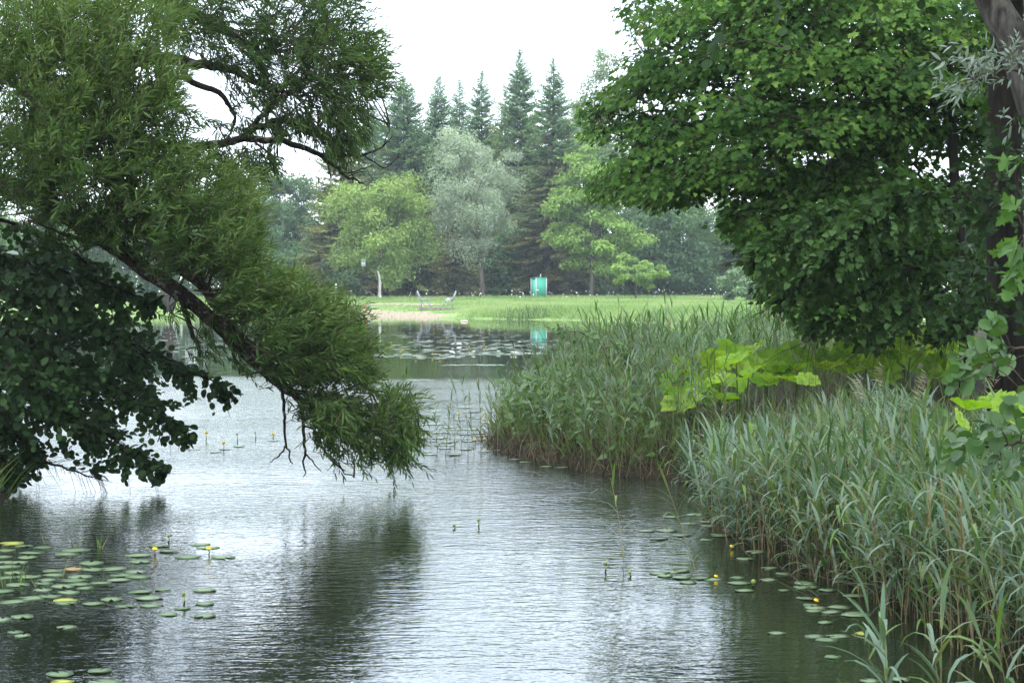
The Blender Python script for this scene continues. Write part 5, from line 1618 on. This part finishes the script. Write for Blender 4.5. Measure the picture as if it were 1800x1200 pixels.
nn = np.array([0, -.4, .9]) + rng.normal(size=(len(hx), 3)) * .35
mb.place(T_HEART[0], T_HEART[1], np.stack([hx, hy, hz_], 1), frames(np.cross(nn, rng.normal(size=nn.shape)), nn), .06 + .07 * rng.random(len(hx)), 0)
for a_, b_, c_ in zip(hx[::3], hy[::3], hz_[::3]):
    mb.tube([(a_ + .02, b_ + .02, float(ground_z(a_, b_))), (a_, b_, c_)], [.004, .003], 3, 1, cap=False)
link('herb_leaves', mb.mesh('herb_leaves', [M['herb'], M['butter_stem']]), kind='stuff')

# ------------------------------------------------------------------ butterbur
def butterbur_leaf(seed):
    r2 = np.random.default_rng(seed)
    m_ = 26
    v = [(0.0, 0, 0)]
    rings = [.35, .7, 1.0]
    th = np.linspace(rad(22), rad(338), m_)
    for r_ in rings:
        for i, t in enumerate(th):
            rim = 1 + (.10 * math.cos(9 * t + seed) + .06 * r2.normal()) * (r_ == 1)
            rib = .075 * math.cos(9 * t) * r_ ** 2 + .03 * r2.normal() * r_
            z = .42 * r_ ** 1.3 + rib + .05 * math.sin(2 * t + seed) * r_
            v.append((-math.cos(t) * r_ * rim * .5 * (1.08 if math.cos(t) < 0 else .9), math.sin(t) * r_ * rim * .5, z * .5))
    f = [(0, 1 + i, 2 + i) for i in range(m_ - 1)]
    for k in range(2):
        for i in range(m_ - 1):
            a_ = 1 + k * m_ + i
            f.append((a_, a_ + m_, a_ + m_ + 1, a_ + 1))
    b = MB(); b.add(np.array(v), f)
    return b.mesh('butterbur_leaf', M['butterbur'], True)


BL = [butterbur_leaf(s_) for s_ in (1, 2, 3, 4)]
rng = np.random.default_rng(808)
BB = [(1178, 712, 12.3, .50), (1206, 672, 12.8, .60), (1198, 733, 12.0, .50), (1222, 716, 12.2, .55), (1248, 660, 12.9, .62), (1237, 692, 12.5, .5), (1290, 648, 13.1, .62), (1272, 690, 12.6, .5), (1262, 715, 12.2, .42), (1318, 640, 13.4, .6),
      (1305, 668, 12.8, .45), (1335, 662, 13.0, .5), (1352, 650, 13.3, .5), (1385, 642, 13.5, .58), (1300, 705, 12.3, .4), (1345, 688, 12.5, .42), (1400, 655, 13.2, .5), (1368, 672, 12.8, .42), (1430, 646, 13.5, .5), (1450, 664, 13.0, .48),
      (1478, 650, 13.3, .52), (1420, 690, 12.3, .38), (1505, 640, 13.6, .55), (1522, 655, 13.2, .55), (1550, 637, 13.8, .6), (1575, 652, 13.3, .55), (1492, 672, 12.7, .4), (1548, 672, 12.8, .45), (1602, 640, 13.8, .6), (1630, 622, 14.4, .62),
      (1655, 610, 14.8, .6), (1612, 662, 13.1, .5), (1645, 645, 13.6, .55), (1672, 632, 14.0, .6), (1698, 640, 13.7, .55), (1690, 615, 14.6, .5), (1660, 668, 12.9, .45), (1715, 660, 13.0, .45), (1180, 683, 12.6, .35), (1270, 628, 13.8, .3),
      (1700, 720, 8.2, .30), (1745, 712, 8.4, .32), (1780, 722, 8.0, .32), (1685, 745, 7.8, .26), (1790, 750, 7.6, .26), (1330, 770, 10.8, .3), (1370, 775, 10.2, .28), (1350, 800, 9.9, .24), (1310, 800, 10.4, .26)]
for k in range(26):
    x = rng.uniform(1190, 1690)
    BB.append((x, np.interp(x, [1180, 1250, 1330, 1450, 1560, 1640, 1700], [712, 688, 672, 664, 655, 632, 640]) + rng.normal() * 14, np.interp(x, [1180, 1700], [12.2, 13.4]) + rng.normal() * .25, .28 + .18 * rng.random()))
BB.sort(key=lambda t: (t[2] < 11.2, t[0]))
i = 0
gi = 0
while i < len(BB):
    grp = BB[i:i + 6]
    if len({g_[2] < 11.2 for g_ in grp}) > 1:
        grp = [g_ for g_ in grp if g_[2] >= 11.2]
    i += len(grp)
    pts = [at(g_[0], g_[1] - (14 if g_[2] > 11.2 else 0), g_[2]) for g_ in grp]
    m_ = np.mean(pts, axis=0)
    zb_ = float(ground_z(m_[0], m_[1]))
    near = grp[0][2] < 11.2
    lab = 'low butterbur plant among the front reeds' if near else ('butterbur plant with big bright green leaves at the water end of its row' if gi == 0 else 'butterbur plant with big bright leaves, %s from the water end of its row' %
        ['first', 'second', 'third', 'fourth', 'fifth', 'sixth', 'seventh', 'eighth', 'ninth', 'tenth', 'eleventh', 'twelfth'][gi])
    if near:
        lab = 'low butterbur plant ' + ('at the far end of the front reed bed' if grp[0][0] < 1500 else ('before the dark trunk among reeds' if grp[-1][0] < 1788 else 'at the right frame edge among reeds'))
    root = thing('butterbur_plant', lab, 'butterbur', (m_[0], m_[1], zb_), 'low butterbur among the front reeds' if near else 'butterbur row on the right bank')
    gi += 1
    for g_, p in zip(grp, pts):
        nn = norm(np.array([rng.normal() * .5 - .05, -.28 + rng.normal() * .42, 1.0]))
        az = rng.random() * 2 * PI
        dd = np.cross(nn, [math.cos(az), math.sin(az), .1])
        ax = frames(dd[None], nn[None])[0]
        link('leaf', BL[int(rng.integers(0, 4))], root, mat_of(p, ax, g_[3] * (.75 + .35 * rng.random())))
        foot = np.array([m_[0] + (p[0] - m_[0]) * .6, m_[1] + (p[1] - m_[1]) * .5 + .05, 0]); foot[2] = max(-.05, float(ground_z(foot[0], foot[1]))) - .03
        if p[2] > foot[2] + .05:
            b = MB(); b.tube(smooth_path([foot, (foot * .5 + p * .5) + [0, .03, .03], p], 3), np.linspace(.014, .008, 7), 6)
            link('stalk', b.mesh('stalk', M['butter_stem'], True), root)


# ------------------------------------------------------------------ saplings
def sapling(name, label, cat, path, radii, leaf_spec, tmpl, mats, kind, want=200, K=6, leaf=.07, base_loc=None, tint=.4, twigL=.2):
    p = wobble(smooth_path(path, 5), .006)
    root = thing(name, label, cat, base_loc if base_loc is not None else p[0])
    b = MB(); b.tube(p, np.interp(np.linspace(0, 1, len(p)), np.linspace(0, 1, len(radii)), radii), 6)
    link('stem', b.mesh('stem', M['twig'], True), root)
    LV, TW = Leaves(), MB()
    for (x, y, d, rx, ry, nt_, dr) in leaf_spec:
        base = np.array([at(x + rx * rng.normal() * .5, y + ry * rng.normal() * .5, d + rng.normal() * .08) for _ in range(nt_)])
        for q_ in base:
            s0 = p[int(np.argmin(np.linalg.norm(p - q_, axis=1)))]
            TW.tube([s0, (s0 + q_) / 2 + [0, 0, .01], q_], [.004, .003, .002], 3, cap=False)
        twig_sprays(LV, TW, base, np.array([dr[0], -.2, dr[1]]) + rng.normal(size=base.shape) * .4, np.full(nt_, twigL), K, leaf, rng, tint, .2, .9, .002)
    P_, A_, S_c, T_ = LV.get()
    link('twigs', TW.mesh('sapling_twigs', M['twig']), root, kind='stuff')
    me = leaf_mesh(kind, tmpl, mats[1])
    for i_ in range(len(P_)):
        link('leaf', me, root, mat_of(P_[i_], A_[i_], S_c[i_]))


rng = np.random.default_rng(909)
M['herb_one'] = leaf_mat('broad herb leaf single', [(0.05, 0.10, 0.03), (0.08, 0.155, 0.045), (0.14, 0.2, 0.10)], .35, per_object=True)
M['near_alder_one'] = leaf_mat('broad alder leaf single', [(0.04, 0.085, 0.028), (0.06, 0.125, 0.036), (0.10, 0.16, 0.075)], .35, rough=.35, per_object=True)
M['near_maple_one'] = leaf_mat('bright maple leaf single', [(0.06, 0.13, 0.03), (0.09, 0.18, 0.04)], .4, per_object=True)
g0 = at(1105, 790, 13.2); g0[2] = ground_z(g0[0], g0[1])
sapling('sapling', 'arching sapling with a bare stem above the reedy point', 'sapling', np.array([g0, at(1085, 690, 13.1), at(1068, 630, 13.0), at(1050, 600, 13.0), at(1020, 585, 13.0), at(985, 583, 13.0)]), [.014, .011, .009, .007, .005, .003],
        [(1000, 578, 13, 16, 6, 4, (-.7, -.3)), (1030, 582, 13, 18, 6, 4, (-.3, -.2)), (1075, 606, 13, 16, 8, 4, (.7, 0)), (1090, 620, 13, 16, 8, 4, (.5, -.3))], T_HEART, (None, M['herb_one']), 'sapling_leaf', leaf=.085, K=5)
sapling('broadleaf_herb', 'leafy willowherb clump at the foot of the reedy point', 'herb', np.array([at(955, 800, 13.4), at(955, 740, 13.3), at(950, 690, 13.3)]), [.01, .008, .004],
        [(945, 690, 13.3, 30, 20, 7, (-.4, .3)), (975, 730, 13.2, 35, 22, 8, (.2, .2)), (940, 740, 13.3, 25, 20, 6, (-.5, 0))], T_HEART, (None, M['herb_one']), 'sapling_leaf', leaf=.10, K=5)
ar = np.array([3.6, 8.8, float(ground_z(3.6, 8.8))])
sapling('alder_sapling', 'young alder with big round leaves in front of the dark trunk', 'sapling', np.array([ar, (3.3, 8.8, 1.2), at(1850, 650, 4.4), at(1790, 610, 4.4), at(1740, 640, 4.4)]), [.02, .015, .01, .006, .003],
        [(1755, 590, 4.4, 22, 14, 5, (-.2, .4)), (1775, 635, 4.4, 28, 20, 7, (-.4, 0)), (1725, 648, 4.4, 22, 14, 5, (-.7, -.1)), (1790, 680, 4.4, 15, 12, 3, (-.3, -.2)), (1740, 625, 4.4, 25, 12, 4, (-.6, .1))],
        T_ROUND, (None, M['near_alder_one']), 'near_alder_leaf', leaf=.078, K=4, base_loc=ar, twigL=.09)
ar2 = np.array([3.7, 9.4, float(ground_z(3.7, 9.4))])
sapling('alder_sapling', 'low young alder spray with round leaves over the front reeds', 'sapling', np.array([ar2, (3.2, 9.1, 1.1), at(1840, 790, 4.5), at(1770, 780, 4.5), at(1700, 790, 4.5)]), [.016, .012, .008, .006, .003],
        [(1700, 790, 4.5, 22, 12, 4, (-.8, 0)), (1745, 765, 4.5, 25, 14, 5, (-.4, .2)), (1770, 800, 4.5, 25, 14, 5, (-.5, -.3)), (1795, 770, 4.5, 12, 12, 3, (-.3, .2))],
        T_ROUND, (None, M['near_alder_one']), 'near_alder_leaf', leaf=.078, K=4, base_loc=ar2, twigL=.09)
ar3 = np.array([4.3, 12.4, float(ground_z(4.3, 12.4))])
sapling('maple_sapling', 'bright green maple sprig at the right edge before the dark trunk', 'sapling', np.array([ar3, (4.0, 12.0, 2.0), at(1850, 460, 6.0), at(1800, 400, 6.0), at(1785, 360, 6.0)]), [.02, .015, .01, .006, .003],
        [(1785, 420, 6.0, 12, 30, 5, (-.6, -.2)), (1790, 470, 6.0, 10, 14, 3, (-.5, -.3)), (1790, 370, 6.0, 8, 10, 2, (-.5, .3)), (1792, 290, 6.0, 8, 10, 2, (-.6, .2))],
        T_MAPLE, (None, M['near_maple_one']), 'near_maple_leaf', leaf=.12, K=3, base_loc=ar3, twigL=.12)


# ------------------------------------------------------------------ water lilies
def pad_mesh(seed, mat):
    r2 = np.random.default_rng(seed)
    m_ = 20
    th = np.linspace(rad(14), rad(346), m_)
    v = [(0.08, 0, 0.004)]
    for r_, z_ in ((.55, .004), (1.0, .004)):
        for t in th:
            w_ = 1 + .03 * r2.normal() * (r_ == 1)
            v.append((math.cos(t) * .5 * r_ * w_, math.sin(t) * .42 * r_ * w_, z_ + .0016 * math.sin(3 * t + seed) * (r_ == 1)))
    f = [(0, 1 + i, 2 + i) for i in range(m_ - 1)] + [(1 + i, 1 + m_ + i, 2 + m_ + i, 2 + i) for i in range(m_ - 1)]
    n0 = len(v)
    for t, q_ in zip(th, v[1 + m_:1 + 2 * m_]):             # thin rim under the edge
        v.append((q_[0], q_[1], q_[2] - .004))
    f += [(1 + m_ + i, n0 + i, n0 + i + 1, 2 + m_ + i) for i in range(m_ - 1)]
    b = MB(); b.add(np.array(v, float), f)
    return b.mesh('lily_pad', mat, True)


PADS = [pad_mesh(s_, M['pad']) for s_ in (1, 2, 3, 4)]
PAD_Y = pad_mesh(5, M['pad_yellow']); PAD_T = pad_mesh(6, M['pad_tan'])
rng = np.random.default_rng(1010)
pad_xy = []


def pad(x, y, w=42, me=None, label=None, group=None):
    p = on_water(x, y)
    sz = w * p[1] / F
    pad_xy.append((p[0], p[1], sz))
    o = thing('lily_pad', label, 'lily pad', (p[0], p[1], 0.001 + 0.0009 * (len(pad_xy) % 7)), group, me or PADS[int(rng.integers(0, 4))])
    o.rotation_euler = (rng.normal() * .012, rng.normal() * .012, rng.random() * 2 * PI)
    o.scale = (sz, sz, 1)
    return o


LP_ = [(150, 352), (270, 362), (200, 395), (415, 403), (470, 380), (170, 425), (40, 453), (50, 480), (565, 458), (870, 450), (860, 410), (985, 352), (1050, 385), (1240, 342), (1290, 362), (1170, 420), (1385, 422), (705, 495),
       (570, 500), (330, 510), (340, 530), (845, 512), (760, 533), (860, 545), (500, 545), (455, 568), (740, 565), (620, 580), (290, 563), (270, 585), (40, 550), (110, 595), (390, 605), (490, 592), (530, 612), (265, 625),
       (425, 640), (5, 635), (870, 637), (1010, 625), (1265, 628), (80, 697), (200, 675), (305, 665), (410, 707), (690, 685), (580, 712), (925, 677), (780, 725), (940, 722), (1270, 710), (1130, 740), (1040, 777), (1270, 787),
       (140, 795), (10, 808), (30, 380), (20, 420), (120, 455), (90, 520), (180, 545)]
for (a_, c_) in LP_:
    q_ = 0 if a_ > 780 else (1 if c_ < 490 else (2 if c_ < 618 else 3))
    pad(a_ / 3.529, 860 + c_ / 3.529, 43 + rng.normal() * 5, None, ['green lily pad in the loose right fringe of the lower left raft', 'green lily pad in the rear rows of the lower left raft, under the alder',
        'green lily pad in the crowded middle of the lower left raft', 'green lily pad along the near edge of the lower left raft'][q_], ['pads in the right fringe of the left raft', 'pads in the rear of the left raft', 'pads in the middle of the left raft', 'pads at the near edge of the left raft'][q_])
pad(460 / 3.529, 860 + 497 / 3.529, 42, PAD_T, 'reddish brown lily pad in the lower left raft')
pad(405 / 3.529, 860 + 690 / 3.529, 52, PAD_Y, 'bright yellow lily pad at the lower edge of the left raft')
pad(20, 955, 46, PAD_Y, 'yellowish lily pad at the far left edge under the alder')
pad(415 / 3.529, 860 + 857 / 3.529, 40, None, 'single lily pad afloat just below the left raft')
for (x, y) in ((27, 1112), (40, 1118)):
    pad(x, y, 32, None, 'one of two touching pads below the left raft', 'pair of pads below the left raft')
pad(105, 1186, 54, None, 'green lily pad at the bottom left, beside a larger one')
pad(175, 1180, 48, None, 'green lily pad at the bottom left, right of its neighbour')
pad(110, 1198, 42, PAD_Y, 'yellow lily pad cut by the bottom edge at the left')
pad(185, 1199, 60, None, 'large lily pad cut by the bottom edge at the left')
RP_ = [(90, 452), (165, 480), (85, 517), (265, 552), (400, 553), (265, 577), (265, 608), (50, 617), (80, 640), (180, 658), (60, 708), (345, 694), (90, 745), (255, 756), (120, 763), (110, 780), (205, 787), (350, 802), (170, 850), (110, 928), (245, 928),
       (180, 950), (215, 1050), (430, 1192), (610, 1183)]
for (a_, c_) in RP_:
    pad(1400 + a_ / 3.333, 840 + c_ / 3.333, 40 + rng.normal() * 6, None, 'green lily pad beside the foot of the right reeds', 'pads along the right reeds')
pad(1400 + 395 / 3.333, 840 + 915 / 3.333, 36, PAD_Y, 'yellow-green lily pad beside the right reeds')
QP_ = [(795, 370), (1010, 408), (750, 425), (870, 440), (1020, 468), (610, 470), (950, 500), (860, 525), (1130, 515), (1160, 600), (1100, 645), (700, 720), (600, 750), (820, 765), (900, 770), (1050, 760), (740, 790), (1240, 775), (1060, 795), (1090, 842),
       (1340, 842), (1470, 795), (1450, 820), (1290, 1105), (480, 470), (640, 385), (700, 500), (560, 520), (1250, 700), (1330, 735), (640, 725), (560, 735), (700, 760)]
for (a_, c_) in QP_:
    pad(1000 + a_ / 3.529, 800 + c_ / 3.529, 36 + rng.normal() * 6, None, 'grey-green lily pad adrift off the right reeds', 'pads off the right reeds')
pad(1000 + 860 / 3.529, 800 + 415 / 3.529, 30, PAD_T, 'tan withered lily pad off the right reeds')
for _ in range(70):
    x = 735 + 170 * rng.random(); y = 705 + 95 * rng.random() ** .8
    pad(x, y, (26 + rng.normal() * 4) * (y / 750), None, *([('small lily pad beside the hanging willow tip', 'pads beside the willow tip'), ('small lily pad among the sparse reeds by the reedy point', 'pads by the reedy point')][int(x > 800)]))
for (x, y) in [(905, 808), (925, 812), (960, 820), (985, 822), (1000, 821), (380, 795), (395, 790), (420, 785), (340, 790), (560, 760), (480, 775)]:
    pad(x, y, 24, None, 'small lone lily pad on the ruffled mid water', 'pads on the mid water')

# far rafts on the calm bay
fp = []
rows = [(655, 20, 560, 990, 575, 585, 40), (0, 0, 0, 0, 0, 0, 0)]
for (x0, x1, y0, y1, n_) in [(640, 960, 604, 620, 150), (650, 830, 622, 631, 70), (800, 960, 620, 624, 60), (780, 880, 641, 643, 28), (660, 920, 588, 594, 60), (640, 1000, 572, 586, 45), (720, 850, 597, 603, 50), (270, 420, 575, 640, 90), (860, 1000, 597, 612, 60), (700, 800, 668, 670, 12), (640, 1080, 566, 572, 30), (560, 1240, 563.5, 565, 60)]:
    for _ in range(n_):
        x = rng.uniform(x0, x1); y = rng.uniform(y0, y1)
        p = on_water(x, y)
        fp.append((p[0], p[1], .22 + .14 * rng.random()))
fp.sort(key=lambda t: t[1])
near_f = fp[:60]
for (x, y, s_) in near_f:
    o = thing('lily_pad', 'lily pad in the nearer rafts of the calm far bay', 'lily pad', (x, y, .004 + .006 * rng.random()), 'pads of the far bay', PADS[int(rng.integers(0, 4))])
    o.rotation_euler = (0, 0, rng.random() * 6.28); o.scale = (s_, s_, 1)
mb = MB()
oct_ = np.array([[math.cos(t) * .5, math.sin(t) * .45, 0] for t in np.arange(10) * PI / 5])
fa = np.array(fp[60:])
mb.place(oct_, [tuple(range(10))], np.column_stack([fa[:, 0], fa[:, 1], .006 + .012 * rng.random(len(fa))]), frames(np.stack([np.cos(fa[:, 0] * 9), np.sin(fa[:, 0] * 9), 0 * fa[:, 0]], 1), np.tile([0, 0, 1.0], (len(fa), 1))), fa[:, 2], 0)
link('far_lily_pads', mb.mesh('far_lily_pads', M['pad_many']), kind='stuff')


def flower_mesh(kind):
    b = MB()
    if kind == 'yellow':                                   # cupped globe of sepals
        for k in range(6):
            a_ = k * PI / 3
            for (r0, z0, r1, z1, w0, w1) in ((.008, 0, .024, .016, .010, .018), (.024, .016, .018, .036, .018, .010)):
                c, s_ = math.cos(a_), math.sin(a_)
                v = [(c * r0 - s_ * w0, s_ * r0 + c * w0, z0), (c * r0 + s_ * w0, s_ * r0 - c * w0, z0), (c * r1 + s_ * w1, s_ * r1 - c * w1, z1), (c * r1 - s_ * w1, s_ * r1 + c * w1, z1)]
                b.add(v, [(0, 1, 2, 3)])
        b.tube([(0, 0, .004), (0, 0, .024)], [.012, .014], 7)
        return b.mesh('yellow_flower', M['yellow'])
    if kind == 'bud':
        b.tube([(0, 0, 0), (0, 0, .010), (0, 0, .022), (0, 0, .028)], [.006, .015, .013, .003], 8)
        return b.mesh('bud', M['bud'], True)
    for ring, (n_, L, tilt) in enumerate(((8, .085, .35), (8, .07, .8), (6, .05, 1.2))):
        for k in range(n_):
            a_ = k * 2 * PI / n_ + ring * .4
            d_ = np.array([[math.cos(a_) * math.cos(tilt), math.sin(a_) * math.cos(tilt), math.sin(tilt)]])
            b.place(T_RHOMB[0], T_RHOMB[1], np.array([[0, 0, .01]]), frames(d_, np.array([[0, 0, 1.0]]) - d_ * .2), np.array([L]), 0)
    return b.mesh('white_flower', M['lily_white'])


FL = {k: flower_mesh(k) for k in ('yellow', 'bud', 'white')}
b = MB(); b.tube([(0, 0, -.1), (.006, 0, .5), (.0, .004, 1.0)], [.0065, .006, .005], 5)
STEM = b.mesh('flower_stem', M['bud'])


def lily(x, y, kind, h, label, group=None, sc=1.0):
    p = on_water(x, y)
    o = thing('yellow_water_lily' if kind != 'white' else 'white_water_lily', label, 'water lily', p, group)
    s_ = bpy.data.objects.new('stem', STEM); S.collection.objects.link(s_); s_.parent = o; s_.scale = (sc, sc, h)
    f_ = bpy.data.objects.new('flower' if kind != 'bud' else 'bud', FL[kind]); S.collection.objects.link(f_); f_.parent = o
    f_.location = (0, 0, h); f_.scale = (sc, sc, sc); f_.rotation_euler = (rng.normal() * .2, rng.normal() * .2, rng.random() * 6)
    return o


lily(272, 975, 'yellow', .035, 'open yellow water lily on the lower left raft, left of two', sc=.85)
lily(367, 974, 'yellow', .035, 'open yellow water lily at the right tip of the lower left raft', sc=.85)
lily(296, 954, 'bud', .05, 'dark lily bud on a short stem behind the left raft', sc=1.0)
lily(323, 1064, 'bud', .07, 'tall dark lily bud below the left raft')
lily(799, 928, 'bud', .012, 'green lily bud low on the open mid water')
lily(841, 926, 'bud', .05, 'thin lily bud stem standing on the open mid water')
lily(1064, 1005, 'bud', .055, 'yellowish lily bud left of the lone reed')
lily(1108, 1012, 'bud', .015, 'small lily bud at the foot of the lone reed')
lily(1286, 965, 'yellow', .015, 'yellow lily half open beside the second lone reed', sc=.65)
lily(1258, 1017, 'yellow', .012, 'tiny yellow lily low among the drifting grey pads', sc=.55)
lily(1323, 1031, 'bud', .02, 'round yellow-green lily bud by the right reeds', sc=1.4)
lily(1434, 1060, 'yellow', .012, 'yellow lily among pads at the foot of the right reeds', sc=.65)
lily(393, 792, 'yellow', .09, 'yellow lily on a leafy stem on the mid water under the willow', sc=.9)
for (x, y, h, kd) in [(362, 775, .11, 'yellow'), (417, 779, .12, 'bud'), (449, 772, .08, 'bud'), (480, 769, .04, 'yellow')]:
    lily(x, y, kd, h, 'small long-stemmed water lily on the mid water beyond the willow bough', 'long-stemmed lilies on the mid water')
for (x, y) in [(740, 773), (757, 775), (806, 735), (852, 745), (853, 733), (835, 783), (852, 781)]:
    lily(x, y, 'yellow', .06, 'yellow water lily among the sparse reeds', 'yellow lilies among the sparse reeds', .9)
for (x, y) in [(704, 623), (707, 621), (731, 629), (760, 627), (773, 629), (687, 607), (709, 588), (755, 602), (785, 598), (825, 614), (851, 609), (878, 602), (888, 590), (860, 583), (763, 582), (827, 617), (854, 615), (975, 567), (985, 566), (300, 590), (340, 600), (320, 585)]:
    lily(x, y, 'yellow', .08, 'yellow speck of a water lily on the calm far bay', 'yellow lilies of the far bay', .85)
for (x, y) in [(796, 608), (807, 607), (821, 608), (794, 622), (807, 623), (833, 622), (876, 621), (901, 623), (906, 623), (913, 604)]:
    lily(x, y, 'white', .02, 'white water lily on the far pads', 'white lilies of the far bay', 1.5)
# thin rushes in the left raft
mb = MB()
rx_ = np.array([on_water(30 + 14 * rng.normal(), 1022 + 6 * rng.normal()) for _ in range(10)] + [on_water(178 + 5 * rng.normal(), 962) for _ in range(6)] + [on_water(66, 1030), on_water(108, 1012), on_water(80, 955), on_water(135, 958), on_water(128, 957)])
T = (np.array([(0, .5, 0), (0, -.5, 0), (.5, .4, .03), (.5, -.4, .03), (1, 0, -.06)]), [(0, 1, 3, 2), (2, 3, 4)])
n = len(rx_)
dirs = np.stack([rng.normal(size=n) * .25, rng.normal(size=n) * .2, np.ones(n)], 1)
mb.place(T[0], T[1], rx_ - [0, 0, .03], frames(dirs, np.array([0, -1.0, 0]) + rng.normal(size=(n, 3)) * .2), np.stack([.1 + .12 * rng.random(n), np.full(n, .008), np.full(n, .15)], 1), 0)
link('rush_blades', mb.mesh('rush_blades', M['grass']), kind='stuff')

# ------------------------------------------------------------------ haze over the lake
hb = MB(); hb.box((0, 220, 16.6), (524, 524, 37.2))
hm, nt, out = new_mat('haze')
vol = nt.nodes.new('ShaderNodeVolumePrincipled')
vol.inputs['Density'].default_value = 0.00025
vol.inputs['Color'].default_value = (0.82, 0.92, 1.0, 1)
nt.links.new(vol.outputs[0], out.inputs['Volume'])
hz_o = link('haze', hb.mesh('haze', hm), kind='stuff')
